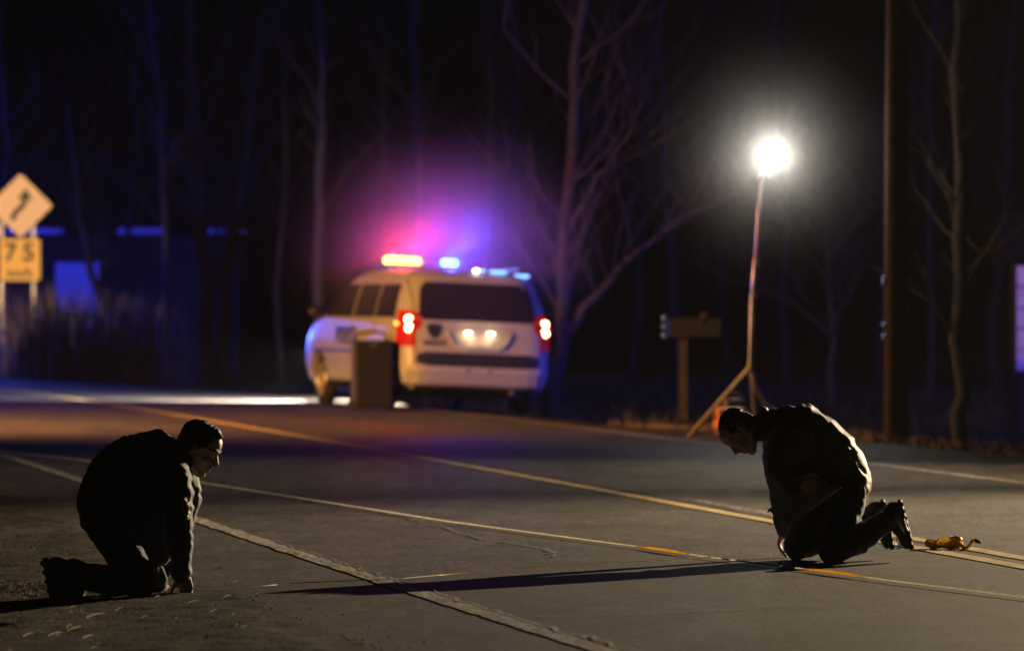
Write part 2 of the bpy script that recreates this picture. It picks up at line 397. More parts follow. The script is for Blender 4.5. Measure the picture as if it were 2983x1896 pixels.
# mailbox on its post
b = P(1990, 1218, 67); mbx = empty('mailbox', b, 'dark roadside mailbox on a thin post with three small reflectors coloured as lit blue', 'mailbox')
M_post = mat('grey post wood', (.045, .035, .028), .9, bump=.5, spec=.1)
M_redl_ = mat('faded red flag', (.05, .01, .01), .6)
M_boxd = mat('dark mailbox steel', (.014, .014, .016), .6, spec=.2)
MB().box((0, 0, .47), (.10, .10, .98)).build('post', M_post, mbx)
ar_ = [(-.11, -.10), (.11, -.10)] + [(.11 * math.cos(R(a)), .03 + .11 * math.sin(R(a))) for a in range(0, 181, 15)]; n = len(ar_)
MB().add([(x, a, 1.06 + b_) for x in (-.18, .44) for a, b_ in ar_], [tuple(range(n)), tuple(reversed(range(n, 2 * n)))] + [(i, n + i, n + (i + 1) % n, (i + 1) % n) for i in range(n)]).build('box', M_boxd, mbx)
MB().box((.2, -.12, 1.16), (.02, .01, .16)).box((.23, -.12, 1.22), (.08, .01, .05)).build('flag', M_redl_, mbx)
MB().box((.15, 0, .955), (.6, .12, .02)).build('shelf', M_post, mbx)
for zz in (1.22, 1.12, 1.02): MB().ell((-.225, -.07, zz - .04), (.03, .03, .033)).build('reflector', M_refl_bluelit, mbx, smooth=True)
MB().box((-.205, -.075, 1.08), (.012, .06, .34)).build('reflector_bracket', M_boxd, mbx)
# short wood post near it (blurred, left)
# house far left
M_side = mat('dull siding', (.025, .024, .024), .9, spec=.1); M_sidew = mat('pale painted door', (.70, .70, .70), .6, var=.06)
M_roof = mat('dark shingles', (.010, .010, .012), .95, bump=.5, spec=.05); M_glass = mat('dark glass', (.02, .02, .025), .1)
hb = V((-11.5, 125, -.4)); hs = empty('far_house', hb, 'low dark house with a white door and pale fascia far behind the left signs', 'house')
for k in range(14): MB().box((0, 0, .12 + k * .22), (11, .04 + .02 * (k % 2), .215)).build('siding_board', M_side, hs)
MB().add([(-5.9, -.8, 3.1), (5.9, -.8, 3.1), (5.9, 6.5, 3.1), (-5.9, 6.5, 3.1), (-5.9, 2.8, 5), (5.9, 2.8, 5)], [(0, 1, 5, 4), (2, 3, 4, 5), (1, 2, 5), (3, 0, 4), (3, 2, 1, 0)]).build('roof', M_roof, hs)
for x0, w in ((.2, 3.0), (3.4, 1.0), (5.2, 1.0)): MB().box((x0, -.84, 3.18), (w, .05, .12)).build('fascia_board', M_sidew, hs)
MB().box((0, 3, 1.5), (10.9, 5.8, 3.0)).build('walls', M_side, hs)
dr = MB().box((1.95, -.07, 1.95), (.95, .06, 1.1)).build('door', M_sidew, hs); MB().box((1.95, -.11, 1.12), (.95, .05, .22)).build('door_panel', M_sidew, dr)
wn = MB().box((4.5, -.05, 1.9), (1.2, .05, 1.0)).build('window', M_side, hs); MB().box((4.5, -.09, 1.9), (1.05, .03, .85)).build('pane', M_glass, wn)
# white drum by the house
b = P(170, 990, 108); MB().loft([(0, 0, 0), (0, 0, .12), (0, 0, .3)], [.21, .2, .19], seg=16, cap=True).build('white_bucket', M_sidew, None, b, True)
o = bpy.data.objects['white_bucket']; tag(o, 'small pale bucket standing in the reeds below the far house', 'bucket')
# shed at the right edge
M_shed = mat('pale shed boards', (.55, .55, .58), .7)
sb = V((8.02, 78, -.45)); sh = empty('garden_shed', sb, 'pale board-clad shed at the right edge beyond the trees', 'shed')
for k in range(5): MB().box((-.1 + 0 * k, 0, .95 + k * .29), (2.0, .05 + .015 * (k % 2), .27)).build('siding_board', M_shed, sh)
MB().box((-.1, .9, 1.15), (1.9, 1.7, 2.3)).build('walls', M_side, sh)
MB().add([(-1.3, -.2, 2.3), (1.1, -.2, 2.3), (1.1, 2, 2.3), (-1.3, 2, 2.3), (-1.3, .9, 3.0), (1.1, .9, 3.0)], [(0, 1, 5, 4), (2, 3, 4, 5), (1, 2, 5), (3, 0, 4), (3, 2, 1, 0)]).build('roof', M_roof, sh)

# road sign left
M_signy = mat('yellow sign face', (.85, .52, .09), .45, var=.06); M_signo = mat('pale sign face', (.85, .60, .34), .45, var=.06)
M_black = mat('black paint', (.01, .01, .01), .5); M_galv = mat('galvanised steel', (.45, .45, .46), .45, .6)
b = P(60, 1108, 101); sg = empty('curve_sign', b, 'diamond winding-road warning sign above a 75 km/h plate on two posts', 'road sign')
k101 = 101 / F
def sp(px, py): return (P(px, py, 101) - b)
for px in (4, 97):
    q = sp(px, 1100); MB().box((q.x, .05, (sp(px, 640).z - .3) / 2), (.055, .05, sp(px, 640).z + .3)).build('post', M_galv, sg)
def plate(name, c, w, h, rot, r, m, par):
    mb = MB(); mb.rbox((0, 0, 0), (w, h, .008), r, seg=4)
    M = Matrix.Rotation(R(90), 3, 'X') @ Matrix.Rotation(rot, 3, 'Z'); mb.v = [M @ v + V(c) for v in mb.v]
    return mb.build(name, m, par)
c = sp(60, 600); dw = .81; dp = plate('diamond_plate', c, dw, dw, R(45), .05, M_signo, sg)
bo = plate('border', c + V((0, .006, 0)), dw + .022, dw + .022, R(45), .055, M_black, dp)
# arrow: winding stem and head
def flat(pts, y, th=.004):
    n = len(pts); vs = [V((a, y - th, b_)) for a, b_ in pts] + [V((a, y, b_)) for a, b_ in pts]
    return vs, [tuple(range(n)), tuple(reversed(range(n, 2 * n)))] + [(i, (i + 1) % n, n + (i + 1) % n, n + i) for i in range(n)]
stem = [(-.125, -.26), (-.13, -.20), (-.11, -.14), (-.04, -.07), (.03, -.01), (.06, .05), (.075, .13)]
le = []; ri = []
for i, (a, b_) in enumerate(stem):
    a0, b0 = stem[max(0, i - 1)]; a1, b1 = stem[min(len(stem) - 1, i + 1)]; t = V((a1 - a0, b1 - b0)).normalized()
    le.append((a - t.y * .05, b_ + t.x * .05)); ri.append((a + t.y * .05, b_ - t.x * .05))
ar = MB()
for i in range(len(stem) - 1): ar.add(*flat([le[i], ri[i], ri[i + 1], le[i + 1]], -.006))
ar.add(*flat([(-.055, .13), (.215, .10), (.10, .31)], -.0065))
ar.v = [v + V(c) for v in ar.v]; ar.build('arrow', M_black, dp)
c = sp(58, 757); tp = plate('speed_plate', c, .72, .74, 0, .05, M_signy, sg)
plate('border', c + V((0, .006, 0)), .745, .765, 0, .055, M_black, tp)
text_mesh('number', '7', .44, M_black, tp, c + V((-.17, -.008, .12)), (R(90), 0, 0), offset=.012)
text_mesh('number', '5', .44, M_black, tp, c + V((.15, -.008, .12)), (R(90), 0, 0), offset=.012)
text_mesh('unit', 'km/h', .22, M_black, tp, c + V((0, -.008, -.24)), (R(90), 0, 0), offset=.004)
b = P(1224, 1183, 82); mk = MB().box((-.06, 0, .07), (.08, .05, .16)).box((.06, 0, .07), (.08, .05, .16)).build('marker_post', M_sidew, None, b)
tag(mk, 'short white twin marker post seen under the van', 'marker post')

# grass, reeds, stones
def blades(name, label, n, where, h0, h1, w, m, seed, lean=.3):
    rg = random.Random(seed); vs = []; fs = []
    for _ in range(n):
        x, y = where(rg); z = height(x, y) - .004; hh = rg.uniform(h0, h1); a = rg.uniform(0, math.pi); dx, dy = math.cos(a) * w, math.sin(a) * w
        lx, ly = rg.gauss(0, lean) * hh, rg.gauss(0, lean) * hh; k = len(vs)
        vs += [(x - dx, y - dy, z), (x + dx, y + dy, z), (x + dx * .7 + lx * .4, y + dy * .7 + ly * .4, z + hh * .6), (x - dx * .7 + lx * .4, y - dy * .7 + ly * .4, z + hh * .6), (x + lx, y + ly, z + hh)]
        fs += [(k, k + 1, k + 2, k + 3), (k + 3, k + 2, k + 4)]
    o = put(name, vs, fs, m); tag(o, label, name.replace('_', ' '), kind='stuff'); return o
M_reed = mat('dry reeds', (.17, .13, .09), .8, var=.4, scale=3); M_grass = mat('dull grass', (.035, .038, .02), .8, var=.5, scale=6)
M_dead = mat('dead grass', (.20, .13, .07), .8, var=.4, scale=6)
def w_reed(rg):
    Y = rg.uniform(93, 104); px = rg.choice((rg.gauss(150, 60), rg.gauss(380, 60), rg.uniform(-60, 560), rg.uniform(90, 470))); return (px - 1491) / F * Y, Y
blades('tall_reeds', 'tall dry reeds standing beyond the road at left', 2600, w_reed, .6, 1.75, .012, M_reed, 1, .08)
def w_far(rg):
    Y = rg.uniform(60, 110); p = RP(rg.uniform(5.6, 22), Y); return p.x, p.y
blades('rough_grass', 'rough grass of the dark field behind the road', 16000, w_far, .08, .30, .006, M_grass, 2)
def w_verge(rg):
    Y = rg.uniform(42, 66); p = RP(rg.uniform(5.0, 7.2), Y); return p.x, p.y
blades('verge_grass', 'short dead grass along the far verge', 6000, w_verge, .04, .10, .004, M_dead, 3)
def w_near(rg):
    Y = rg.uniform(22, 34); p = RP(-4.7 - abs(rg.gauss(0, 1.2)), Y); return p.x, p.y
blades('shoulder_grass', 'sparse short grass in the gravel by the kneeling man', 14000, w_near, .008, .028, .0025, M_grass, 4, .8)
def w_patch(rg):
    p = G(rg.gauss(60, 60), rg.gauss(1712, 16)); return p.x, p.y
blades('dead_grass', 'brown dead grass patch at the left edge', 2500, w_patch, .012, .03, .003, M_dead, 5, .7)
M_stone = mat('gravel stones', (.16, .145, .125), .8, var=.5, scale=8)
rg = random.Random(9); st = MB()
for _ in range(6000):
    Y = 21.5 + 14 * rg.random() ** 1.3; d = -4.35 - abs(rg.gauss(0, 1.1)); p = RP(d + (rg.random() < .12) * rg.uniform(0, .5), Y); z = height(p.x, p.y); r = rg.choice((.002, .003, .004, .006)) * rg.uniform(.7, 1.3)
    ax = [V((rg.gauss(0, 1), rg.gauss(0, 1), rg.gauss(0, 1))).normalized() for _ in range(1)][0]; a2 = ax.orthogonal().normalized(); a3 = ax.cross(a2)
    c = V((p.x, p.y, z + r * .3)); st.add([c + ax * r * 1.4, c - ax * r * 1.3, c + a2 * r, c - a2 * r * .9, c + a3 * r * .9, c - a3 * r], [(0, 2, 4), (0, 4, 3), (0, 3, 5), (0, 5, 2), (1, 4, 2), (1, 3, 4), (1, 5, 3), (1, 2, 5)])
tag(st.build('loose_gravel', M_stone, fixn=False), 'loose gravel scattered over the near shoulder', 'gravel', kind='stuff')
M_straw = mat('pale straw', (.42, .34, .2), .5, var=.2); sw = MB()
def straw(px, py, px2, py2, r=.0019):
    a, b_ = G(px, py), G(px2, py2); a.z = height(a.x, a.y) + .012; b_.z = height(b_.x, b_.y) + .02
    sw.loft([a, a.lerp(b_, .5) + V((0, 0, .001)), b_ - V((0, 0, .006))], [r, r * .9, r * .5], seg=5, cap=False)
for s_ in ((250, 1793, 303, 1783), (195, 1828, 234, 1819), (140, 1840, 180, 1832), (66, 1840, 100, 1832), (450, 1743, 466, 1741), (300, 1764, 312, 1763), (240, 1850, 270, 1842), (42, 1848, 55, 1847), (565, 1791, 585, 1790), (192, 1816, 206, 1813), (318, 1752, 345, 1744)): straw(*s_)
for _ in range(55):
    px, py = rg.uniform(-20, 760), rg.uniform(1700, 1893); a = rg.uniform(-25, 25); straw(px, py, px + rg.uniform(4, 26), py - rg.uniform(-3, 8), .0010)
tag(sw.build('straw_litter', M_straw, fixn=False), 'scattered bits of pale straw on the near shoulder', 'straw', kind='stuff')
c = G(8, 1853); c.z += .02; lf = MB().add([c + V(v) for v in ((-.06, 0, 0), (-.02, -.05, .01), (.05, -.02, .02), (.065, .03, 0), (0, .06, .02), (0, 0, .028))], [(0, 1, 5), (1, 2, 5), (2, 3, 5), (3, 4, 5), (4, 0, 5)])
lf.v = [v + V((0, 0, .012)) for v in lf.v]; tag(lf.build('dry_leaf', mat('dry leaf', (.42, .27, .15), .7), None, c, fixn=False), 'curled dry leaf lying at the bottom left corner', 'leaf')

# ---------------------------------------------------------------- people
def sculpt(mb, name, m, parent, voxel, fold=0, fscale=9, smooth=2, vec=None, warp=.4, origin=None, fine=.0):
    """fuse the closed shapes into one continuous skin and press cloth folds into it"""
    o = mb.build(name, m, None, origin, fixn=True)
    md = o.modifiers.new('r', 'REMESH'); md.mode = 'VOXEL'; md.voxel_size = voxel; md.use_smooth_shade = True
    sm = o.modifiers.new('s', 'SMOOTH'); sm.factor = .6; sm.iterations = smooth
    apply_mods(o); me = o.data
    if fold or fine:
        no = [v.normal.copy() for v in me.vertices]
        for v, n_ in zip(me.vertices, no):
            p = v.co * fscale
            if vec is not None: t = V(vec); p = p + t * p.dot(t) * 1.3
            q = p + V((noise.noise(p * .7), noise.noise(p * .7 + V((9, 2, 4))), noise.noise(p * .7 + V((3, 8, 1))))) * warp
            a = noise.noise(q); b_ = noise.noise(q * 2.1 + V((5, 5, 5)))
            h = (1 - abs(a) * 3.2) * .6 + b_ * .45
            v.co += n_ * (fold * h + fine * noise.noise(v.co * 60))
        me.update()
    me.shade_smooth()
    if parent: o.parent = parent; o.location = V((0, 0, 0)) if origin is None else V(origin) - parent.location
    return o
M_skin = mat('skin', (.62, .38, .28), .5, var=.1, scale=30, bump=.2, bscale=200)
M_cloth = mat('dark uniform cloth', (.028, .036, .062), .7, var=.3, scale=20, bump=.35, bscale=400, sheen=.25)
M_cloth2 = mat('rim-lit uniform jacket', (.070, .068, .085), .6, var=.3, scale=20, bump=.35, bscale=400, sheen=.15, spec=.3)  # jacket colour lightened to strengthen the rim light on the back
M_trou = mat('black uniform trousers', (.022, .027, .042), .8, var=.3, scale=20, bump=.35, bscale=400, sheen=.15)
M_boot = mat('black boot leather', (.010, .010, .011), .42, bump=.4, bscale=120)
M_sole = mat('rubber sole', (.012, .012, .012), .7)
M_hair = mat('dark brown hair', (.018, .012, .009), .55, var=.5, scale=60, bump=.9, bscale=260)
M_eye = mat('eye', (.5, .48, .45), .2, var=.02)

def axes(F_, U_):
    F_ = V(F_).normalized(); U_ = V(U_); U_ = (U_ - F_ * U_.dot(F_)).normalized(); return F_, F_.cross(U_).normalized(), U_
def head(mb, C, fr, neck):
    Fx, S, U = fr; C = V(C)
    def L(f, s, u): return C + Fx * f + S * s + U * u
    mb.ell(L(-.012, 0, .032), (.096, .076, .086), fr); mb.ell(L(.03, 0, -.02), (.064, .062, .088), fr)
    mb.ell(L(.05, 0, .045), (.046, .058, .055), fr)
    mb.loft([L(-.02, .058, -.045), L(.03, .05, -.082), L(.068, .018, -.10), L(.068, -.018, -.10), L(.03, -.05, -.082), L(-.02, -.058, -.045)], [.02, .019, .019, .019, .019, .02])
    mb.ell(L(.075, 0, -.098), (.022, .026, .02), fr)
    mb.ell(L(.078, 0, -.058), (.021, .032, .032), fr)
    for s in (-1, 1):
        mb.loft([L(.088, s * .006, .036), L(.082, s * .038, .038), L(.062, s * .058, .028)], [.010, .011, .008])
        mb.ell(L(.066, s * .038, -.022), (.024, .024, .024), fr)
        mb.ell(L(-.008, s * .080, -.006), (.018, .009, .032), fr); mb.ell(L(.004, s * .079, -.026), (.011, .008, .013), fr)
        mb.ell(L(.104, s * .013, -.026), (.010, .008, .008), fr)
        mb.ell(L(.071, s * .032, .010), (.012, .014, .010), fr)
    mb.loft([L(.084, 0, .028), L(.098, 0, .006), L(.116, 0, -.018), L(.114, 0, -.026)], [.008, .009, .012, .010])
    mb.loft([L(.096, -.018, -.048), L(.101, 0, -.046), L(.096, .018, -.048)], [.005, .008, .005])
    mb.loft([L(.093, -.016, -.064), L(.098, 0, -.065), L(.093, .016, -.064)], [.005, .008, .005])
    mb.loft([L(-.03, 0, -.04), lerp(L(-.03, 0, -.07), V(neck), .5), V(neck)], [.056, .055, .065])
def hand(mb, w, d, nrm, thumb, curl=.5, k=1.0):
    """w wrist, d direction of the palm, nrm towards the inside of the hand, thumb = side (+1/-1)"""
    w = V(w); d = V(d).normalized(); nrm = V(nrm); nrm = (nrm - d * nrm.dot(d)).normalized(); s = d.cross(nrm).normalized()
    mb.loft([w - d * .05, w, w + d * .045 * k, w + d * .085 * k], [.028, .029, .038, .040], [.022, .018, .015, .012], s)
    for i, ln in enumerate((.92, 1.0, .94, .74)):
        o = (i - 1.5) * .0205 * k * (-thumb); base = w + d * .08 * k + s * o; dd = (d + s * o * 1.6).normalized(); pts = [base - d * .02, base]
        c = curl * (1 + .12 * i)
        for seg_, b_ in ((.044, .7), (.028, 1.0), (.022, .9)):
            dd = (dd * math.cos(c * b_) + nrm * math.sin(c * b_)).normalized(); pts.append(pts[-1] + dd * seg_ * ln * k)
        mb.loft(pts, [.0105, .0098, .0092, .0084, .0072], seg=8)
    t0 = w + d * .02 + s * thumb * .026; td = (d * .75 + s * thumb * .75 + nrm * .35).normalized()
    mb.loft([t0, t0 + td * .035, t0 + td * .035 + (td + d * .5).normalized() * .03, t0 + td * .035 + (td + d * .9 + nrm * .3).normalized() * .052], [.015, .0125, .0108, .0085], seg=8)
def boot(p, ankle, shin, toe_dir, sole_n, lat, big=1.0):
    """kneeling boot: ankle joint, foot pointing toe_dir, sole facing sole_n; returns upper, sole parts"""
    a = V(ankle); t = V(toe_dir).normalized(); s = V(sole_n); s = (s - t * s.dot(t)).normalized(); L = V(lat).normalized(); k = big
    u = MB(); u.loft([a + V(shin) * .16, a + V(shin) * .07, a + s * .01], [.056, .054, .052], [.06, .058, .06], L)
    u.loft([a + s * .035 - t * .055 * k, a + s * .03 + t * .02, a + s * .052 + t * .10 * k, a + s * .058 + t * .165 * k], [.038, .044, .049, .042], [.045, .052, .036, .028], L)
    u.ell(a + s * .01 - t * .03, (.045, .042, .05), (t, L, s))
    for q in (.05, .11): u.torus(a + V(shin) * q, V(shin), .057, .005, 20, 6)
    so = MB(); so.loft([a + s * .078 - t * .085 * k, a + s * .078 - t * .02, a + s * .082 + t * .05 * k, a + s * .082 + t * .12 * k, a + s * .078 + t * .195 * k], [.036, .040, .043, .051, .036], [.014, .014, .012, .013, .012], L)
    for q in range(7): so.box(a + s * .086 + t * (-.07 + q * .043) * k, (.020, .085, .010), Matrix((t, L, s)).transposed())
    return u, so
def hairset(name, C, fr, parent, base, m=M_hair, tuft=False, short=False):
    Fx, S, U = fr; C = V(C)
    def L(f, s, u): return C + Fx * f + S * s + U * u
    g = -.003 if short else .001
    h = MB(); h.ell(L(-.022, 0, .045), (.095 + g, .079 + g, .083 + g), fr)
    h.ell(L(-.05, 0, .0), (.062 + g, .070 + g, .072), fr)
    for s in (-1, 1): h.loft([L(.02, s * .068, .045), L(.008, s * .073, .02), L(.006, s * .073, .0)], [.018, .012, .007])
    if tuft: h.loft([L(.0, 0, .118), L(.04, .0, .114), L(.066, .01, .100)], [.03, .026, .012], [.012, .013, .008], S)
    return sculpt(h, 'hair', m, parent, .005, fold=.006, fscale=48, smooth=1, origin=base, warp=.6)

# ----- left man, on hands and knees on the shoulder, facing right
YA = 27.0
def A(px, py, dw=0): return P(px, py, YA - dw)
gA = V((-1.85, 26.8, height(-1.85, 26.8)))
pa = empty('person', gA, 'man in dark uniform with shoulder patch, on hands and knees at the road edge', 'person')
lat = V((math.sin(R(25)), -math.cos(R(25)), 0))          # his right side, towards the camera
jk = MB()
jk.loft([A(300, 1462, .14), A(322, 1410, .10), A(352, 1372, .06), A(398, 1345, .02), A(455, 1338, -.02), A(503, 1346, -.05)],
        [.175, .185, .20, .215, .21, .14], [.115, .125, .135, .138, .13, .10], lat)
jk.loft([A(325, 1470, .12), A(400, 1500, .06), A(450, 1540, .02), A(455, 1600, .0)], [.17, .18, .17, .15], [.10, .13, .11, .07], lat)   # hanging front
jk.ell(A(440, 1440, .0), (.17, .19, .19), (V((1, 0, 0)), lat, V((0, 0, 1))))
jk.loft([A(262, 1398, .14), A(300, 1372, .12)], [.15, .16], [.02, .03], lat)             # hem riding up
jk.loft([A(425, 1285, 0), A(458, 1268, -.02), A(490, 1300, -.04)], [.10, .10, .08], [.04, .045, .04], lat)  # bunched hood
sh, el, wr = A(498, 1392, .2), A(522, 1545, .26), A(528, 1672, .2)
jk.loft([A(470, 1350, .1), sh, A(520, 1450, .24), el, A(530, 1615, .24), wr], [.09, .098, .082, .068, .056, .05], [.09, .095, .075, .062, .054, .048], lat)
sh2, el2, wr2 = A(535, 1400, -.2), A(520, 1545, -.24), A(478, 1660, -.12)
jk.loft([A(500, 1350, -.1), sh2, A(545, 1460, -.23), el2, wr2], [.08, .085, .07, .058, .046], None, lat)
Fh, Sh, Uh = frA = axes(V((math.cos(R(32)) * math.cos(R(-9)), math.cos(R(32)) * math.sin(R(-9)), -math.sin(R(32)))), (0, 0, 1))
CA = A(578, 1305, -.04)
nkA = A(505, 1335, -.04)
jk.loft([nkA - V((.02, 0, .01)), nkA + (CA - nkA) * .42 + V((0, 0, -.03))], [.088, .08], [.08, .072], lat)  # collar
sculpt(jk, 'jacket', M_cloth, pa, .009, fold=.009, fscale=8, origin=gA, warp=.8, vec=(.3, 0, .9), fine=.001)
tz = MB()
hipN, hipF = A(300, 1500, .24), A(322, 1500, -.02)
knN, knF = A(415, 1696, .36), A(448, 1690, .02); anN, anF = A(192, 1672, .52), A(240, 1676, .18)
tz.loft([A(312, 1440, .12), A(306, 1500, .12)], [.18, .185], [.12, .118], lat)
tz.loft([hipN, A(352, 1600, .32), knN], [.112, .094, .072], None, lat); tz.loft([hipF, A(380, 1600, .0), knF], [.11, .088, .068], None, lat)
tz.loft([knN, A(300, 1688, .44), anN + (knN - anN) * .12], [.072, .076, .062], [.066, .070, .06], lat); tz.loft([knF, A(340, 1684, .1), anF + (knF - anF) * .12], [.066, .068, .055], None, lat)
sculpt(tz, 'trousers', M_trou, pa, .009, fold=.008, fscale=10, origin=gA, warp=.8, fine=.001)
for an, kn, dx in ((anN, knN, 0), (anF, knF, .0)):
    shin = (kn - an).normalized(); u, so = boot(pa, an, shin, V((.22, .03, -.95)), V((-1, -.1, -.2)), lat)
    bt = sculpt(u, 'boot', M_boot, pa, .006, fold=.002, fscale=20, origin=gA); so.build('sole', M_sole, bt, origin=None)
    s_ = bpy.data.objects[-1] if False else None
    for ch in bt.children: ch.location = -gA
bd = MB(); head(bd, CA, frA, nkA)
bd.loft([A(470, 1340, -.02), A(400, 1350, .02), A(340, 1410, .08), A(308, 1480, .12)], [.15, .16, .14, .14], [.085, .09, .085, .09], lat)
for s_, e_, w_ in ((sh, el, wr), (sh2, el2, wr2)): bd.loft([nkA, s_, e_, w_], [.05, .055, .042, .03], None, lat)
for h_, k_, a_ in ((hipN, knN, anN), (hipF, knF, anF)): bd.loft([A(308, 1480, .12), h_, k_, a_], [.08, .075, .05, .04], None, lat)
hand(bd, wr + V((.012, 0, -.005)), V((.12, .0, -1)), V((-.2, -1, 0)), 1, .35, .8); hand(bd, wr2, V((-.1, 0, -1)), V((.6, -.3, -.2)), 1, .7, .8)
sculpt(bd, 'body', M_skin, pa, .0048, smooth=1, origin=gA)
hairset('hair', CA, frA, pa, gA, tuft=True)
for s_ in (-1, 1): MB().ell(CA + Fh * .0785 + Sh * s_ * .032 + Uh * .008, (.0105, .0105, .0105), seg=12, rings=8).build('eye', M_eye, pa, origin=None); 
for ch in pa.children:
    if ch.name.startswith('eye'): ch.location = -gA
# stubble/brow and shoulder patch
bw = MB()
for s_ in (-1, 1): bw.loft([CA + Fh * .100 + Sh * s_ * .01 + Uh * .034, CA + Fh * .093 + Sh * s_ * .036 + Uh * .040, CA + Fh * .072 + Sh * s_ * .058 + Uh * .032], [.0035, .0045, .003], seg=6)
o = bw.build('eyebrows', M_hair, pa); o.location = -gA
M_ptan = mat('patch border', (.60, .50, .34), .7); M_pred = mat('patch red', (.6, .07, .04), .7); M_pgold = mat('patch gold', (.62, .42, .12), .6); M_pdk = mat('patch dark', (.02, .02, .03), .7)
pc = A(548, 1476, .30); pn = V((.93, -.37, .08)).normalized(); pu = V((-.02, 0, 1)); ps = pu.cross(pn).normalized(); pu = pn.cross(ps)
def shield(k, off, m, par, name, pts=None):
    pts = pts or [(-.036, .05), (-.018, .062), (0, .068), (.018, .062), (.036, .05), (.042, .01), (.034, -.03), (.02, -.052), (0, -.06), (-.02, -.052), (-.034, -.03), (-.042, .01)]
    n = len(pts); vs = []
    for dz in (off - .004, off):
        for a, b_ in pts:
            a *= k; b_ *= k; vs.append(pc + ps * a + pu * b_ + pn * (dz - 6 * a * a))
    fs = [tuple(range(n, 2 * n)), tuple(reversed(range(n)))] + [(i, (i + 1) % n, n + (i + 1) % n, n + i) for i in range(n)]
    o = MB().add(vs, fs).build(name, m, par); o.location = -gA if par is pa else (0, 0, 0); return o
sp0 = shield(1, 0, M_ptan, pa, 'shoulder_patch'); shield(.88, .003, M_pdk, sp0, 'patch_field')
shield(1, .006, M_pred, sp0, 'patch_banner', [(-.028, .03), (.028, .03), (.03, .044), (0, .05), (-.03, .044)])
shield(1, .006, M_pgold, sp0, 'patch_emblem', [(-.016, .018), (.0, .024), (.016, .018), (.018, -.01), (.01, -.03), (0, -.036), (-.01, -.03), (-.018, -.01)])
shield(1, .008, M_ptan, sp0, 'patch_emblem', [(-.006, .01), (.006, .01), (.007, -.008), (0, -.018), (-.007, -.008)])

# ----- right man, kneeling and bent over, facing left
YB = 30.35
def B(px, py, dw=0): return P(px, py, YB - dw)
gB = V((1.6, 30.3, 0)); latb = V((0, -1, 0))
pb = empty('person', gB, 'man in dark jacket kneeling bent over on the road with a clipboard', 'person')
jk = MB()
jk.loft([B(2478, 1402, .0), B(2455, 1368, .0), B(2424, 1325, .0), B(2378, 1283, .0), B(2325, 1246, .0), B(2275, 1240, .0)],
        [.18, .185, .20, .215, .215, .13], [.115, .135, .142, .148, .142, .10], latb)
jk.loft([B(2498, 1400, 0), B(2505, 1412, 0)], [.175, .17], [.075, .06], latb)
jk.loft([B(2330, 1300, 0), B(2345, 1360, 0), B(2400, 1395, 0)], [.18, .17, .15], [.10, .08, .05], latb)
sB, eB, wB = B(2312, 1285, .2), B(2268, 1375, .26), B(2318, 1398, .27)
jk.loft([B(2330, 1250, .1), sB, B(2275, 1330, .24), eB, B(2295, 1400, .28), wB], [.10, .115, .098, .075, .058, .05], [.105, .118, .098, .07, .052, .045], latb)
sB2, eB2, wB2 = B(2270, 1285, -.2), B(2272, 1420, -.24), B(2283, 1545, -.26)
jk.loft([B(2300, 1250, -.1), sB2, B(2262, 1350, -.23), eB2, wB2], [.09, .09, .075, .06, .045], None, latb)
jk.loft([B(2300, 1330, .05), B(2300, 1400, .08), B(2330, 1440, .1)], [.14, .13, .10], [.12, .085, .05], latb)
FB, SB, UB = frB = axes((-.36, -.10, -.93), (-.93, 0, .36)); CB = B(2156, 1256, .02); nkB = B(2248, 1240, .0)
jk.loft([nkB + V((.03, 0, 0)), nkB + (CB - nkB) * .38], [.09, .078], [.088, .07], latb)
jk.loft([B(2216, 1196, 0), B(2228, 1192, 0)], [.06, .07], [.012, .014], latb)
sculpt(jk, 'jacket', M_cloth2, pb, .009, fold=.010, fscale=7.5, origin=gB, warp=.8, vec=(.6, 0, .6), fine=.001)
tz = MB()
hN, hF = B(2470, 1435, .12), B(2455, 1440, -.12)
kN, kF = B(2424, 1606, .3), B(2322, 1592, -.02); aN, aF = B(2590, 1512, .14), B(2538, 1510, -.1)
tz.loft([B(2470, 1400, 0), B(2468, 1440, 0)], [.175, .18], [.12, .115], latb)
tz.loft([hN, B(2450, 1530, .24), kN], [.105, .095, .07], None, latb); tz.loft([hF, B(2368, 1516, -.06), kF], [.11, .112, .072], None, latb)
tz.loft([kN, B(2500, 1572, .22), aN + (kN - aN) * .08], [.07, .078, .058], None, latb); tz.loft([kF, B(2430, 1566, -.06), aF + (kF - aF) * .08], [.068, .072, .056], None, latb)
sculpt(tz, 'trousers', M_trou, pb, .009, fold=.008, fscale=10, origin=gB, warp=.8, fine=.001)
for an, kn, tl, sn in ((aN, kN, V((.24, 0, -.97)), V((1, 0, .1))), (aF, kF, V((.2, 0, -.98)), V((1, 0, .1)))):
    shin = (kn - an).normalized(); u, so = boot(pb, an, shin, tl, sn, latb, .9)
    bt = sculpt(u, 'boot', M_boot, pb, .006, fold=.002, fscale=20, origin=gB); o = so.build('sole', M_sole, bt); o.location = -gB
bd = MB(); head(bd, CB, frB, nkB)
bd.loft([B(2310, 1250), B(2378, 1290), B(2425, 1335), B(2465, 1405)], [.15, .16, .14, .14], [.085, .09, .085, .09], latb)
for s_, e_, w_ in ((sB, eB, wB), (sB2, eB2, wB2)): bd.loft([nkB, s_, e_, w_], [.05, .055, .042, .03], None, latb)
for h_, k_, a_ in ((hN, kN, aN), (hF, kF, aF)): bd.loft([B(2465, 1420), h_, k_, a_], [.08, .075, .05, .04], None, latb)
hand(bd, wB + V((.01, -.0, 0)), V((.9, 0, -.38)), V((0, 1, -.25)), 1, .3, .9); hand(bd, wB2, V((-.28, 0, -.9)), V((.75, -.2, -.3)), -1, .6, .9)
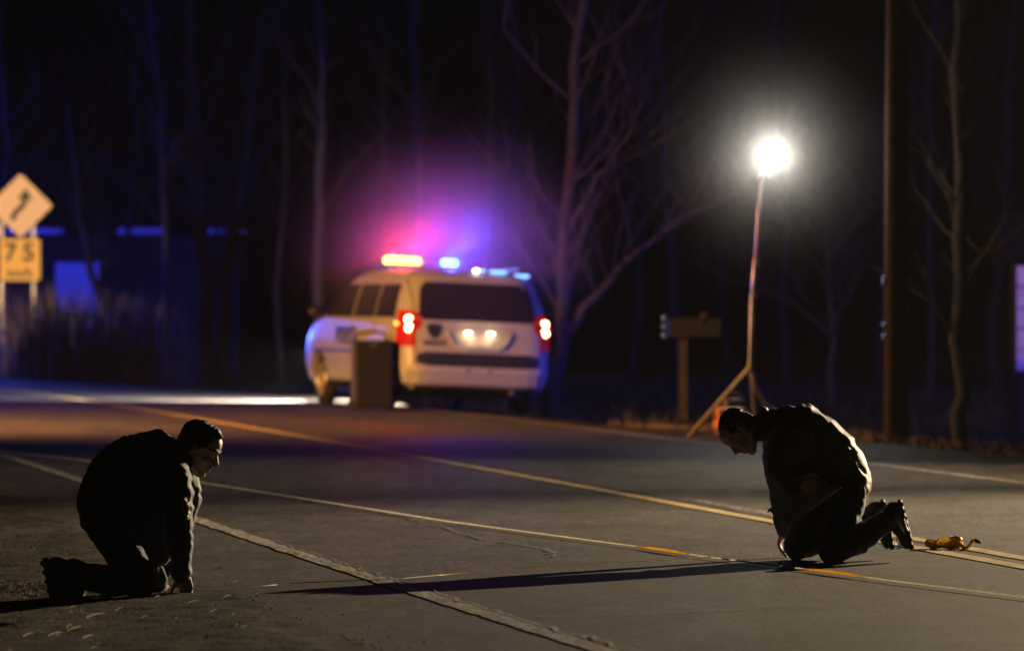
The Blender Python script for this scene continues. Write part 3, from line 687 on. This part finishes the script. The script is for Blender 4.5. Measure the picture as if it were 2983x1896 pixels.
sculpt(bd, 'body', M_skin, pb, .0048, smooth=1, origin=gB)
hairset('hair', CB, frB, pb, gB, short=True)
for s_ in (-1, 1):
    o = MB().ell(CB + FB * .0785 + SB * s_ * .032 + UB * .008, (.0105,) * 3, seg=12, rings=8).build('eye', M_eye, pb); o.location = -gB
M_silv = mat('bright steel', (.7, .7, .72), .2, .9)
o = MB().torus(B(2490, 1484, .05), (0, 1, .2), .02, .006).torus(B(2481, 1512, .08), (.3, 1, 0), .015, .005).box(B(2486, 1498, .06), (.01, .01, .03)).build('belt_handcuffs', M_silv, pb); o.location = -gB
o = MB().loft([B(2634, 1512, .22), B(2640, 1534, .22), B(2645, 1545, .22)], [.004, .005, .005], seg=6).build('boot_reflector', M_refl, pb); o.location = -gB
# clipboard
M_clip = mat('olive grey clipboard', (.45, .43, .35), .6, var=.15); M_paper = mat('paper', (.6, .58, .52), .8)
cl, cb_, ct = B(2232, 1489, .12), B(2298, 1533, .32), B(2389, 1377, .18)
X_ = (cb_ - cl); Y_ = (ct - cl); Nn = X_.cross(Y_).normalized()
if Nn.y > 0: Nn = -Nn
def board(name, u0, u1, v0, v1, n0, n1, m, par):
    pts = [(u0, v0), (u1, v0), (u1, v1), (u0, v1)]; q = []
    for a, b_ in pts:
        for da, db in ((.05, 0), (0, .035)) if (a, b_) in (pts[0], pts[2]) else ((0, .035), (.05, 0)):
            q.append((a + da * (1 if a == u0 else -1), b_ + db * (1 if b_ == v0 else -1)))
    vs = [cl + X_ * a + Y_ * b_ + Nn * n0 for a, b_ in q] + [cl + X_ * a + Y_ * b_ + Nn * n1 for a, b_ in q]; n = len(q)
    o = MB().add(vs, [tuple(range(n)), tuple(reversed(range(n, 2 * n)))] + [(i, (i + 1) % n, n + (i + 1) % n, n + i) for i in range(n)]).build(name, m, par, origin=None)
    return o
cbp = cl.copy(); cbd = empty('clipboard', cbp, 'olive grey clipboard held against the thigh of the man on the right', 'clipboard')
for a in (('board', 0, 1, 0, 1, -.006, 0, M_clip), ('cover', .01, .99, .02, .98, .001, .008, M_clip), ('clip', .3, .7, .93, 1.0, .009, .02, M_boxd)):
    o = board(*a, cbd); o.location = -cbp

# ----- generator that feeds the work light
b = G(2118, 1272); b.y = 57.3; b.x = (2125 - 1491.5) / F * 57.3; b.z = height(b.x, b.y)
gn = empty('generator', b, "small orange generator on the ground, seen past the right man's head", 'generator', rot=(0, 0, R(12)))
M_gen = mat('orange enamel', (.65, .22, .05), .4); M_gend = mat('brown engine block', (.09, .04, .03), .5)
MB().rbox((0, 0, .17), (.30, .26, .22), .05).build('housing', M_gen, gn); MB().rbox((.04, 0, .32), (.20, .2, .10), .06).build('fuel_tank', M_gend, gn)
MB().loft([(-.05, 0, .34), (0, 0, .415), (.1, 0, .415), (.15, 0, .34)], .013, seg=8).build('handle', M_gend, gn, smooth=True)
for a_ in (-.11, .11): MB().box((a_, 0, .03), (.05, .24, .06)).build('foot', M_gend, gn)
MB().disc((-.155, 0, .19), (1, 0, 0), .05, .02, 18).build('outlet_cover', M_gend, gn)

# ---------------------------------------------------------------- tapes, reel and small things on the road
M_tapew = mat('white tape', (.85, .80, .70), .5, var=.1); M_tapey = mat('yellow tape', (.95, .58, .07), .45, var=.2, scale=30)
for m_ in (M_tapew, M_tapey):
    t_ = m_.node_tree; b_ = t_.nodes['Principled BSDF']; src = b_.inputs['Base Color'].links[0].from_socket
    tr_ = t_.nodes.new('ShaderNodeBsdfTranslucent'); mx = t_.nodes.new('ShaderNodeMixShader'); mx.inputs[0].default_value = .55
    t_.links.new(src, tr_.inputs[0]); t_.links.new(b_.outputs[0], mx.inputs[1]); t_.links.new(tr_.outputs[0], mx.inputs[2]); t_.links.new(mx.outputs[0], t_.nodes['Material Output'].inputs[0])
def tape(name, label, pts, segs, w=.008):
    """segs: (t0, t1, half height, material)"""
    o0 = V(pts[0]); t = empty(name, o0, label, 'measuring tape')
    tot = [0]
    for a, b_ in zip(pts, pts[1:]): tot.append(tot[-1] + (V(b_) - V(a)).length)
    def pos(s):
        s *= tot[-1]
        for i in range(len(pts) - 1):
            if s <= tot[i + 1] or i == len(pts) - 2: return V(pts[i]).lerp(V(pts[i + 1]), (s - tot[i]) / (tot[i + 1] - tot[i]))
    for (t0, t1, h0, h1, m) in segs:
        n = max(4, int((t1 - t0) * tot[-1] * 8)); vs = []; fs = []
        for i in range(n + 1):
            f = i / n; p = pos(lerp(t0, t1, f)) - o0; d = (pos(min(1, lerp(t0, t1, f) + .004)) - pos(max(0, lerp(t0, t1, f) - .004))).normalized()
            hh = lerp(h0, h1, math.sin(math.pi * f)) ; s_ = V((d.y, -d.x, 0)); tw = math.sin(f * 3.1) * .9 if m is M_tapey else .3
            up_ = V((0, 0, 1)) * hh * math.cos(tw - .45) + s_ * hh * math.sin(tw - .45); c = p + V((0, 0, .012 + hh * .8)); e = s_ * .0012
            vs += [c - up_ - e, c + up_ - e, c + up_ + e, c - up_ + e]
        for i in range(n):
            k = 4 * i; fs += [(k, k + 4, k + 5, k + 1), (k + 1, k + 5, k + 6, k + 2), (k + 2, k + 6, k + 7, k + 3), (k + 3, k + 7, k + 4, k)]
        put('tape_length', vs, fs, m, t)
    return t
tp_ = [G(-120, 1306), G(240, 1345), G(590, 1411), G(1300, 1524), G(1880, 1602), G(2050, 1628), G(2400, 1672), G(2600, 1700), G(3150, 1768)]
L_ = [0]
for a, b_ in zip(tp_, tp_[1:]): L_.append(L_[-1] + (b_ - a).length)
def tf(px):
    for i in range(len(tp_) - 1):
        pa_, pb_ = (-120, 240, 590, 1300, 1880, 2050, 2400, 2600, 3150)[i:i + 2]
        if px <= pb_: return (L_[i] + (L_[i + 1] - L_[i]) * (px - pa_) / (pb_ - pa_)) / L_[-1]
    return 1
w_ = .0035
tape('long_measuring_tape', 'long pale measuring tape with twisted yellow lengths running across the whole road', tp_,
     [(0, tf(1870), w_ * .9, w_, M_tapew), (tf(1860), tf(2010), .002, .008, M_tapey), (tf(2012), tf(2345), w_, w_, M_tapew), (tf(2340), tf(2520), .002, .008, M_tapey), (tf(2515), 1, w_, w_, M_tapew)])
tape('short_measuring_tape', 'thin faded tape stretched low between the hands of the two kneeling men', [G(556, 1728), G(700, 1720), G(870, 1705), G(1150, 1694), G(1500, 1662), G(2000, 1634), G(2248, 1622)],
     [(0, .14, .002, .002, M_tapey), (.14, .3, .0015, .002, M_crack), (.3, .4, .002, .002, M_tapew), (.4, .62, .0015, .002, M_tapey), (.62, .84, .0015, .002, M_tapew), (.84, 1, .003, .004, M_tapew)])
# open reel of yellow tape
rb_ = G(2775, 1600); rl = empty('tape_reel', rb_, 'yellow open tape reel with a black grip lying on the yellow lines', 'tape reel')
M_reel = mat('amber plastic', (.80, .46, .05), .22, var=.15)
def q(px, py, dw=0): return P(px, py, rb_.y - dw) - rb_
MB().disc(q(2768, 1583, 0), (.1, -.25, 1), .060, .030, 28).torus(q(2768, 1580, 0), (.1, -.25, 1), .064, .012, 32).build('spool', M_reel, rl, smooth=False)
MB().ell(q(2785, 1571, .02), (.036, .04, .022)).build('hub', M_reel, rl, smooth=True)
MB().loft([q(2702, 1582, .05), q(2718, 1590, .05), q(2750, 1588, .05)], [.02, .024, .012], [.018, .02, .01], (0, 1, 0)).loft([q(2705, 1577, -.05), q(2740, 1582, -.05), q(2790, 1590, -.05)], [.016, .012, .012]).build('frame', M_reel, rl, smooth=True)
MB().loft([q(2795, 1585, .04), q(2812, 1597, .04), q(2824, 1590, .04), q(2832, 1576, .03), q(2846, 1573, .02)], [.012, .012, .011, .010, .009]).build('crank_arm', M_reel, rl, smooth=True)
MB().loft([q(2842, 1574, .02), q(2854, 1578, .02)], [.016, .013], [.012, .01], (0, 1, 0)).build('grip', M_boxd, rl, smooth=True)
MB().torus(q(2755, 1592, .06), (0, 1, .3), .05, .005, 24, 6, 200, 340, up=(1, 0, 0)).build('tape_loop', M_tapey, rl)
# small bottle, box, coil, scraps
M_clear, t_, b_c = node_mat('clear plastic'); b_c.inputs['Transmission Weight'].default_value = .9; b_c.inputs['Roughness'].default_value = .05; b_c.inputs['IOR'].default_value = 1.45
b = G(2617, 1598); bo_ = empty('small_bottle', b, 'tiny clear bottle standing between the boots of the man on the right', 'bottle')
MB().loft([(0, 0, .004), (0, 0, .012), (0, 0, .035), (0, 0, .05), (0, 0, .055)], [.015, .019, .019, .012, .009], seg=16).build('bottle_body', M_clear, bo_, smooth=True)
MB().disc((0, 0, .066), (0, 0, 1), .009, .014, 14).build('cap', M_silv, bo_)
b = G(2508, 1612); MB().rbox((0, 0, .016), (.045, .03, .03), .005).build('marker_box', mat('orange card', (.6, .25, .1), .6), None, b); tag(bpy.data.objects['marker_box'], 'small orange box on the road behind the right man\'s knee', 'box')
b = G(2372, 1618, 0); MB().ell((0, 0, .008), (.012, .02, .008), seg=10, rings=6).build('paper_scrap', M_tapew, None, b, True); tag(bpy.data.objects['paper_scrap'], 'tiny white scrap lying between the right man\'s knees', 'scrap')
b = G(2540, 1610, 0); MB().torus((0, 0, .045), (.15, 1, 0), .04, .0015, 32, 6, -80, 120, up=(1, 0, 0)).build('wire_loop', mat('thin wire', (.12, .06, .05), .5), None, b); tag(bpy.data.objects['wire_loop'], 'thin loop of wire standing up on the road by the right man\'s boots', 'wire')
b = G(1146, 1676); MB().ell((0, 0, .008), (.016, .013, .009), seg=8, rings=5).build('pebble', M_tapew, None, b); tag(bpy.data.objects['pebble'], 'single pale pebble beside the cracked white edge line', 'pebble')

# tripod work light beyond the road
fb = G(2005, 1275); jt = P(2187, 1066, 57); b = V((jt.x, jt.y, height(jt.x, jt.y) + .0))
wl = empty('tripod_work_light', b, 'glowing round work light on a tall thin mast with splayed tripod legs', 'work light')
M_mast = mat('polished mast', (.38, .38, .40), .3, .5, var=.05); M_leg_lit = mat('warm-lit leg tube', (.72, .42, .10), .5)
def T(p): return V(p) - b
top = P(2216, 520, 57)
MB().loft([T(P(2186, 1085, 57)), T(P(2192, 860, 57))], .022, seg=12).build('mast_section', M_galv, wl, smooth=True)
MB().loft([T(P(2192, 880, 57)), T(P(2200, 760, 57))], .021, seg=12).build('mast_section', M_mast, wl, smooth=True)
MB().loft([T(P(2200, 780, 57)), T(top)], .016, seg=12).build('mast_section', M_mast, wl, smooth=True)
for y_ in (765, 860, 1060): x_ = lerp(2186, 2216, (1085 - y_) / 565); MB().disc(T(P(x_, y_, 57)), (.04, 0, 1), .028, .06, 16).build('clamp', M_mast, wl)
fb2 = V((jt.x + .62, 57.3, height(jt.x + .62, 57.3))); fb3 = V((jt.x + .1, 58.0, height(jt.x, 58)))
fbq = P(2005, 1275, 56.4)
MB().loft([T(jt), T(fbq)], .021, seg=10).build('leg', M_leg_lit, wl, smooth=True)  # warm lamplight is put into the colour of this leg
MB().loft([T(jt), T(P(2200, 1130, 57)), T(P(2232, 1180, 57.2)), T(fb2)], .019, seg=10).build('leg', M_galv, wl, smooth=True)
MB().loft([T(jt), T(fb3)], .02, seg=10).build('leg', M_galv, wl, smooth=True)
M_glow = mat('work light globe', (.9, .9, .88), .5, emit=(1, .96, .82), es=220)
gl = P(2249, 452, 57); MB().ell(T(gl), (.115, .115, .135), seg=24, rings=14).build('lamp_globe', M_glow, wl, smooth=True)
MB().loft([T(top), T(P(2230, 500, 57))], .03, seg=10).build('lamp_bracket', M_galv, wl, smooth=True)

# ---------------------------------------------------------------- police minivan
M_van = mat('white van paint', (.33, .315, .33), .34, var=.03, spec=.25); M_vglass = mat('glow-tinted glass', (.02, .014, .04), .06, var=.02, spec=.8)  # purple glow of the roof lights is put into the glass colour
M_trimd = mat('black trim', (.015, .015, .016), .5); M_tyre = mat('tyre rubber', (.012, .012, .012), .85); M_rim = mat('alloy rim', (.55, .5, .42), .35, .7)
M_redl = mat('red lens', (.35, .01, .01), .15, emit=(1, .01, .01), es=.10)
M_tail = mat('lit tail lamp', (.8, .1, .05), .3, emit=(1, .34, .16), es=28); M_amb = mat('lit side marker', (.8, .3, .05), .3, emit=(1, .35, .05), es=5)
M_plateL = mat('lit plate lamp', (.9, .8, .6), .3, emit=(1, .78, .42), es=14)
M_barr = mat('lit red strobe', (.9, .1, .05), .3, emit=(1, .27, .02), es=26); M_barb = mat('lit blue strobe', (.1, .2, .9), .3, emit=(.05, .36, 1), es=15)
M_barb2 = mat('lit blue marker', (.1, .2, .9), .3, emit=(.16, .4, 1), es=3.5); M_warm = mat('lit white marker', (.9, .8, .8), .3, emit=(1, .8, .7), es=14)
M_chrome = mat('chrome', (.7, .7, .7), .12, .95, var=.02); M_blue = mat('blue decal', (.03, .05, .22), .4); M_dkblue = mat('dark decal', (.02, .02, .045), .4)
va = empty('police_minivan', (-.43, 69.6, -.055), 'white police minivan seen from behind, red and blue roof lights on', 'minivan', rot=(R(2.4), 0, R(106)))
VT = [(.28, .14, 4.95, .90), (.36, .05, 5.08, .955), (.50, .0, 5.15, .985), (.70, .02, 5.15, .995), (.85, .05, 5.10, .997), (.98, .07, 4.98, .985), (1.05, .09, 4.84, .975),
      (1.10, .10, 4.62, .97), (1.14, .11, 4.42, .962), (1.30, .17, 4.08, .93), (1.45, .24, 3.76, .892), (1.58, .31, 3.46, .85), (1.66, .37, 3.24, .81), (1.71, .45, 3.02, .75), (1.74, .58, 2.8, .66), (1.76, .85, 2.5, .5)]
def vp(z): return [interp([(r[0], r[i]) for r in VT], z) for i in (1, 2, 3)]
def nexp(z): return 8 if z < 1.1 else lerp(8, 5, min(1, (z - 1.1) / .6))
def rear_x(y, z): a, b_, w = vp(z); xc, h = (a + b_) / 2, (b_ - a) / 2; return xc - h * max(0, 1 - min(1, abs(y) / w) ** nexp(z)) ** (1 / (nexp(z) * 1.9))
def side_y(x, z): a, b_, w = vp(z); xc, h = (a + b_) / 2, (b_ - a) / 2; n = nexp(z); return w * max(0, 1 - min(1, abs(x - xc) / h) ** (n * 1.9)) ** (1 / n)
zs = []
for r0_, r1_ in zip(VT, VT[1:]):
    for k in range(3): zs.append(lerp(r0_[0], r1_[0], k / 3))
zs.append(VT[-1][0]); NA = 120; vs = []
for z in zs:
    a, b_, w = vp(z); xc, h = (a + b_) / 2, (b_ - a) / 2; n = nexp(z)
    for k in range(NA):
        t = 2 * math.pi * k / NA; c_, s_ = math.cos(t), math.sin(t)
        # |x|^(n*1.9) + |y|^n = 1 sampled by angle
        u = 1 / max(abs(c_), abs(s_)); lo, hi = 0, u * 1.001
        for _ in range(22):
            m_ = (lo + hi) / 2
            if abs(m_ * c_) ** (n * 1.9) + abs(m_ * s_) ** n < 1: lo = m_
            else: hi = m_
        vs.append((xc + h * lo * c_, w * lo * s_, z))
m_ = len(zs); fs = [tuple(reversed(range(NA))), tuple(range((m_ - 1) * NA, m_ * NA))]
for i in range(m_ - 1):
    for k in range(NA): j = (k + 1) % NA; fs.append((i * NA + k, i * NA + j, (i + 1) * NA + j, (i + 1) * NA + k))
body = put('body', vs, fs, M_van, va, smooth=True)
cut = MB()
WX = (1.02, 4.10)
for x in WX:
    for s_ in (-1, 1): cut.disc((x, s_ * .86, .34), (0, 1, 0), .40, .42, 40)
co = cut.build('cutter', M_trimd, va)
md = body.modifiers.new('b', 'BOOLEAN'); md.operation = 'DIFFERENCE'; md.object = co; md.solver = 'EXACT'
bpy.context.view_layer.update(); apply_mods(body); bpy.data.objects.remove(co)
body.data.shade_smooth()
try: body.data.set_sharp_from_angle(angle=R(35))
except Exception: pass
def rpatch(name, y0, y1, z0_, z1_, m, off=.006, par=va, ny=14, nz=6, rnd=0.0, yt=None, below=.012):
    """panel lying on the rear face; yt = (y0, y1) at the top"""
    vs = []; yt = yt or (y0, y1)
    for o_ in (off, -below):
        for j in range(nz + 1):
            f = j / nz; z = lerp(z0_, z1_, f)
            ins = rnd * (1 - math.sqrt(max(0, 1 - (abs(2 * f - 1)) ** 6)))
            ya, yb = lerp(y0, yt[0], f) + ins, lerp(y1, yt[1], f) - ins
            lim = vp(z)[2] * .982
            for i in range(ny + 1): y = max(-lim, min(lim, lerp(ya, yb, i / ny))); vs.append((rear_x(y, z) - o_, y + (.01 if y > .9 * lim else -.01 if y < -.9 * lim else 0) * (o_ > 0), z))
    return grid2(name, vs, ny, nz, m, par)
def spatch(name, x0, x1, z0_, z1_, m, side=1, off=.005, par=va, nx=10, nz=6, xt=None, below=.012):
    vs = []; xt = xt or (x0, x1)
    for o_ in (off, -below):
        for j in range(nz + 1):
            f = j / nz; z = lerp(z0_, z1_, f)
            for i in range(nx + 1): x = max(vp(z)[0] + .012, lerp(lerp(x0, xt[0], f), lerp(x1, xt[1], f), i / nx)); vs.append((x, side * (side_y(x, z) + o_), z))
    return grid2(name, vs, nx, nz, m, par)
def grid2(name, vs, a, b_, m, par):
    fs = []; n = (a + 1) * (b_ + 1)
    for j in range(b_):
        for i in range(a): k = j * (a + 1) + i; fs += [(k, k + 1, k + a + 2, k + a + 1), (n + k, n + k + a + 1, n + k + a + 2, n + k + 1)]
    for i in range(a): fs += [(i, n + i, n + i + 1, i + 1)]; k = b_ * (a + 1) + i; fs += [(k, k + 1, n + k + 1, n + k)]
    for j in range(b_): k = j * (a + 1); fs += [(k, k + a + 1, n + k + a + 1, n + k)]; k += a; fs += [(k, n + k, n + k + a + 1, k + a + 1)]
    return MB().add(vs, fs).build(name, m, par, smooth=False)
rpatch('rear_window', -.76, .76, 1.13, 1.60, M_vglass, rnd=.06, yt=(-.69, .69))
rpatch('lower_tailgate', -.78, .78, .57, .74, M_trimd, .004, rnd=.10)
rpatch('bumper_top', -.90, .90, .50, .555, M_chrome if False else M_van, .03, rnd=.02)
rpatch('bumper', -.88, .88, .33, .50, M_van, .022, rnd=.04)
rpatch('under_valance', -.86, .86, .27, .335, M_trimd, .01)
rpatch('wiper', -.1, .45, 1.165, 1.18, M_trimd, .02)
rpatch('tailgate_seam', -.80, -.79, .58, 1.62, M_trimd, .003); rpatch('tailgate_seam', .79, .80, .58, 1.62, M_trimd, .003)
for s_ in (1, -1):
    t = rpatch('tail_light', s_ * .80 if s_ > 0 else -.965, .965 if s_ > 0 else -.80, .80, 1.24, M_redl, .012)
    spatch('tail_light_side', .10, .34, .84, 1.22, M_redl, s_, .008, t)
    for z in (1.125, 1.02):
        y = s_ * .865; MB().disc((rear_x(y, z) - .02, y, z), (-1, 0, 0), .045, .02, 24).build('lamp', M_tail, t)
    MB().disc((rear_x(s_ * .93, 1.07) + .02, s_ * .985, 1.07), (-.8, s_ * .6, 0), .02, .02, 16).build('side_marker', M_amb if s_ > 0 else M_redl, t)
    MB().disc((rear_x(s_ * .14, .53) - .032, s_ * .14, .53), (-1, 0, 0), .02, .01, 16).build('bumper_sensor', M_chrome, va)
    for i_, (x0, x1, xt) in enumerate(((.50, 1.42, (.62, 1.42)), (1.50, 2.50, (1.50, 2.46)), (2.60, 4.22, (2.56, 3.36)))): spatch('side_window', x0, x1, 1.145, 1.56, M_vglass, s_, xt=xt)
    for x in (1.46, 2.55): spatch('door_seam', x - .006, x + .006, .40, 1.60, M_trimd, s_, .003)
    spatch('side_skirt', .2, 4.9, .275, .34, M_trimd, s_, .006, nx=30)
    MB().box((2.05, s_ * .78, 1.0), (.2, .03, .03)).build('inner', M_trimd, va) if False else None
    sm_ = MB().ell((4.0, s_ * 1.08, 1.20), (.07, .11, .075), seg=16, rings=10).build('door_mirror', M_trimd, va, smooth=True)
    MB().box((4.0, s_ * .98, 1.16), (.06, .10, .04)).build('mirror_arm', M_trimd, sm_)
    MB().box((1.6, s_ * .62, 1.79), (2.2, .03, .03)).build('roof_rail', M_chrome, va)
    spatch('decal_stripe', .35, 4.4, .70, .735, M_blue, s_, .004, nx=30)
    MB().box((2.3, s_ * .985, .86), (.16, .03, .03)).build('door_handle', M_chrome, va)
for x in WX:
    for s_ in (-1, 1):
        w = MB().torus((x, s_ * .87, .34), (0, 1, 0), .26, .085, 36, 12).build('wheel', M_tyre, va, smooth=True)
        MB().disc((x, s_ * .87, .34), (0, 1, 0), .24, .14, 28).build('tyre_wall', M_tyre, w)
        rm = MB().torus((x, s_ * .945, .34), (0, 1, 0), .215, .015, 28, 6).disc((x, s_ * .945, .34), (0, 1, 0), .05, .03, 16)
        for k in range(7):
            a_ = k * 2 * math.pi / 7; rm.loft([(x, s_ * .945, .34), (x + .21 * math.cos(a_), s_ * .945, .34 + .21 * math.sin(a_))], [.025, .017], [.012, .01], (0, 1, 0), seg=6)
        rm.build('rim', M_rim, w)
MB().box((2.6, 0, .26), (4.4, 1.4, .12)).build('underbody', M_trimd, va)
MB().loft([(.35, -.45, .27), (.02, -.45, .27)], .03, seg=10).build('exhaust', M_chrome, va)
# number plate recess with its lit garnish
ga = MB(); pts = [(.40, .985), (.36, .90), (.30, .82), (.22, .79), (0, .785), (-.22, .79), (-.30, .82), (-.36, .90), (-.40, .985)]
ga.loft([(rear_x(y, z) - .03, y, z) for y, z in pts], .016, seg=8).build('plate_garnish', M_van, va, smooth=True)
pl_ = rpatch('number_plate', -.16, .16, .825, .955, mat('plate', (.55, .52, .45), .5), .012)
text_mesh('plate_text', 'POLICE', .07, M_dkblue, pl_, (rear_x(0, .9) - .016, 0, .89), (R(90), 0, R(-90))) if False else None
rpatch('garnish_top', -.42, .42, 1.0, 1.035, M_van, .016)
for y in (.14, -.15): MB().box((rear_x(y, .99) - .035, y, .99), (.03, .07, .016)).build('plate_lamp', M_plateL, va)
# crest and lettering
cr_ = [(-.09, .09), (-.05, .075), (0, .095), (.05, .075), (.09, .09), (.085, -.01), (.05, -.07), (0, -.10), (-.05, -.07), (-.085, -.01)]
n = len(cr_); vs = [(rear_x(.56 - a, 1.0 + b_) - o_, .56 - a, 1.0 + b_) for o_ in (.008, -.004) for a, b_ in cr_]
MB().add(vs, [tuple(range(n)), tuple(reversed(range(n, 2 * n)))] + [(i, (i + 1) % n, n + (i + 1) % n, n + i) for i in range(n)]).build('crest', M_dkblue, va)
text_mesh('rear_lettering', 'POLICE', .085, mat('grey decal', (.12, .10, .12), .4), va, (rear_x(.56, .85) - .012, .57, .85), (R(90), 0, R(-90)), .004, offset=.002)
text_mesh('side_lettering', 'POLICE', .30, M_dkblue, va, (2.75, side_y(2.75, .95) + .008, .90), (R(90), 0, R(180)), .006, offset=.006)
text_mesh('side_lettering', 'POLICE', .30, M_dkblue, va, (2.75, -side_y(2.75, .95) - .008, .90), (R(90), 0, 0), .006, offset=.006)
# roof light bar
lb = MB().rbox((2.35, 0, 1.80), (.32, 1.24, .06), .06).build('light_bar', M_trimd, va)
MB().rbox((2.35, .40, 1.875), (.28, .42, .085), .04).build('red_lens', M_barr, lb); MB().rbox((2.35, -.22, 1.87), (.26, .16, .085), .04).build('blue_lens', M_barb, lb)
MB().rbox((2.35, .06, 1.86), (.26, .2, .07), .04).build('clear_lens', M_vglass, lb); MB().rbox((2.35, -.47, 1.86), (.26, .26, .07), .04).build('dark_lens', M_vglass, lb)
for y, w, z, m in ((-.14, .05, 1.745, M_barb2), (-.34, .20, 1.735, M_barb2), (-.66, .18, 1.70, M_barb2), (-.055, .05, 1.74, M_warm)):
    MB().rbox((rear_x(y, 1.66) + .12, y, z + .02), (.06, w, .03), .012).build('warning_light', m, va)
MB().loft([(1.9, .66, 1.74), (1.85, .66, 1.93)], [.012, .008], seg=8).ell((1.85, .66, 1.95), (.03, .03, .03)).build('antenna', M_barr if False else M_refl, va)
bpy.context.view_layer.update()
Mv = va.matrix_world
def vw(p): return Mv @ V(p)
# the lamps themselves (strobes, tail lamps, headlights, plate lamps)
def vlamp(name, kind, loc, tgt, power, color, size, spot=None, blend=.5): return lamp(name, kind, vw(loc), vw(tgt) if tgt else None, power, color, size, spot, blend)
lamp('red_strobe', 'SPOT', vw((2.15, .42, 2.02)), (2.6, 57, 4.6), 1000, (1, .03, .10), .05, 24, .6)
lamp('blue_strobe_bar', 'SPOT', vw((2.15, -.26, 2.02)), (2.6, 57, 5.2), 1000, (.08, .06, 1), .05, 24, .6)
vlamp('red_strobe_up', 'POINT', (2.35, .42, 1.99), None, 150, (1, .006, .015), .04)
vlamp('blue_strobe_up', 'POINT', (2.35, -.26, 1.99), None, 300, (.01, .03, 1), .04)
for y in (.7, -.7): vlamp('headlight', 'SPOT', (5.22, y, .72), (9, y + 2.2, -1.4), 9000, (1, .88, .78), .06, 64, .3)
vlamp('plate_lamp_light', 'POINT', (-.03, .14, .965), None, .9, (1, .75, .4), .02); vlamp('plate_lamp_light', 'POINT', (-.03, -.15, .965), None, .9, (1, .75, .4), .02)

# wheeled equipment case beside the van
cb0 = V(((1081 - 1491.5) / F * 69.6, 69.6, 0))
ec = empty('wheeled_case', cb0, 'tall dark wheeled equipment case standing behind the left corner of the van', 'case', rot=(0, 0, R(4)))
M_case = mat('dark plastic case', (.012, .010, .010), .6, var=.2, spec=.2)
MB().rbox((.03, 0, .45), (.46, .34, .80), .03).build('shell', M_case, ec)
for z in (.30, .52, .74): MB().rbox((.03, 0, z), (.475, .355, .022), .03).build('rib', M_case, ec)
MB().box((-.225, -.10, .45), (.045, .04, .82)).build('corner_post', mat('worn edge', (.09, .08, .075), .5), ec)
for s_ in (-1, 1): MB().disc((-.235, s_ * .14, .06), (0, 1, 0), .06, .04, 20).build('wheel', M_tyre, ec)
MB().loft([(-.19, .08, .84), (-.17, .08, .93), (.05, .08, .955), (.17, .08, .93), (.19, .08, .84)], .013, seg=8).build('handle', M_case, ec, smooth=True)
MB().box((.03, -.18, .80), (.09, .02, .05)).build('latch', M_chrome, ec)

# ---------------------------------------------------------------- night air
hz = MB().box((4, 68, 5.5), (100, 190, 15)).build('haze', None); tag(hz, 'thin night haze over the road', 'haze', kind='stuff')
m = bpy.data.materials.new('night air'); m.use_nodes = True; N = m.node_tree.nodes; N.remove(N['Principled BSDF'])
pv = N.new('ShaderNodeVolumePrincipled'); pv.inputs['Density'].default_value = .0001; pv.inputs['Color'].default_value = (.9, .92, .95, 1); pv.inputs['Anisotropy'].default_value = .35
m.node_tree.links.new(pv.outputs[0], N['Material Output'].inputs['Volume']); hz.data.materials.append(m)

# added volumes, fading outwards, that give the lamps a glow
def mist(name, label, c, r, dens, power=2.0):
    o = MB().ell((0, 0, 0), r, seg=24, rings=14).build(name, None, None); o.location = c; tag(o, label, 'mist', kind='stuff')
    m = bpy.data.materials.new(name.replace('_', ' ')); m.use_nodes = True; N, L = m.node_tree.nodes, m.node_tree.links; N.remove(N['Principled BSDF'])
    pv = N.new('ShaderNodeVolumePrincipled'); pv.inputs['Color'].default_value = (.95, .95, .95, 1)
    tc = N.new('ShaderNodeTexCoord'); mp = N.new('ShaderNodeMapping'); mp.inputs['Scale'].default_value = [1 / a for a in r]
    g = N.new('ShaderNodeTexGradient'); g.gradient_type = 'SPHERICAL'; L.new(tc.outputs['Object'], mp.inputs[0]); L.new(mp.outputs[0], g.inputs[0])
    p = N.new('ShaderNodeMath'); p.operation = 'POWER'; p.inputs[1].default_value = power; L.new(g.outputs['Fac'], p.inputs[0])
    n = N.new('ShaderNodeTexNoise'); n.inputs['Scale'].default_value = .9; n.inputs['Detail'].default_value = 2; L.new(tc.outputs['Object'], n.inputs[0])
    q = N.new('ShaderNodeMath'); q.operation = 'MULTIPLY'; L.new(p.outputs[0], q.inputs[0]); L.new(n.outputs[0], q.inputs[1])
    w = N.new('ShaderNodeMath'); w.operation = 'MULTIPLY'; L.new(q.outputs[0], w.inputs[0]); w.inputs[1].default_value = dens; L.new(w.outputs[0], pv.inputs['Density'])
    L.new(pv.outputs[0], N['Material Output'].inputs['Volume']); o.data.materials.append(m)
mist('van_glow_mist', 'added glow volume around the roof lights of the van', vw((1.4, .1, 2.0)), (2.6, 2.5, 2.2), .95, 3.3)
mist('lamp_glow_mist', 'added glow volume around the tripod work light', P(2249, 440, 57), (1.8, 1.8, 1.8), .36, 3.5)
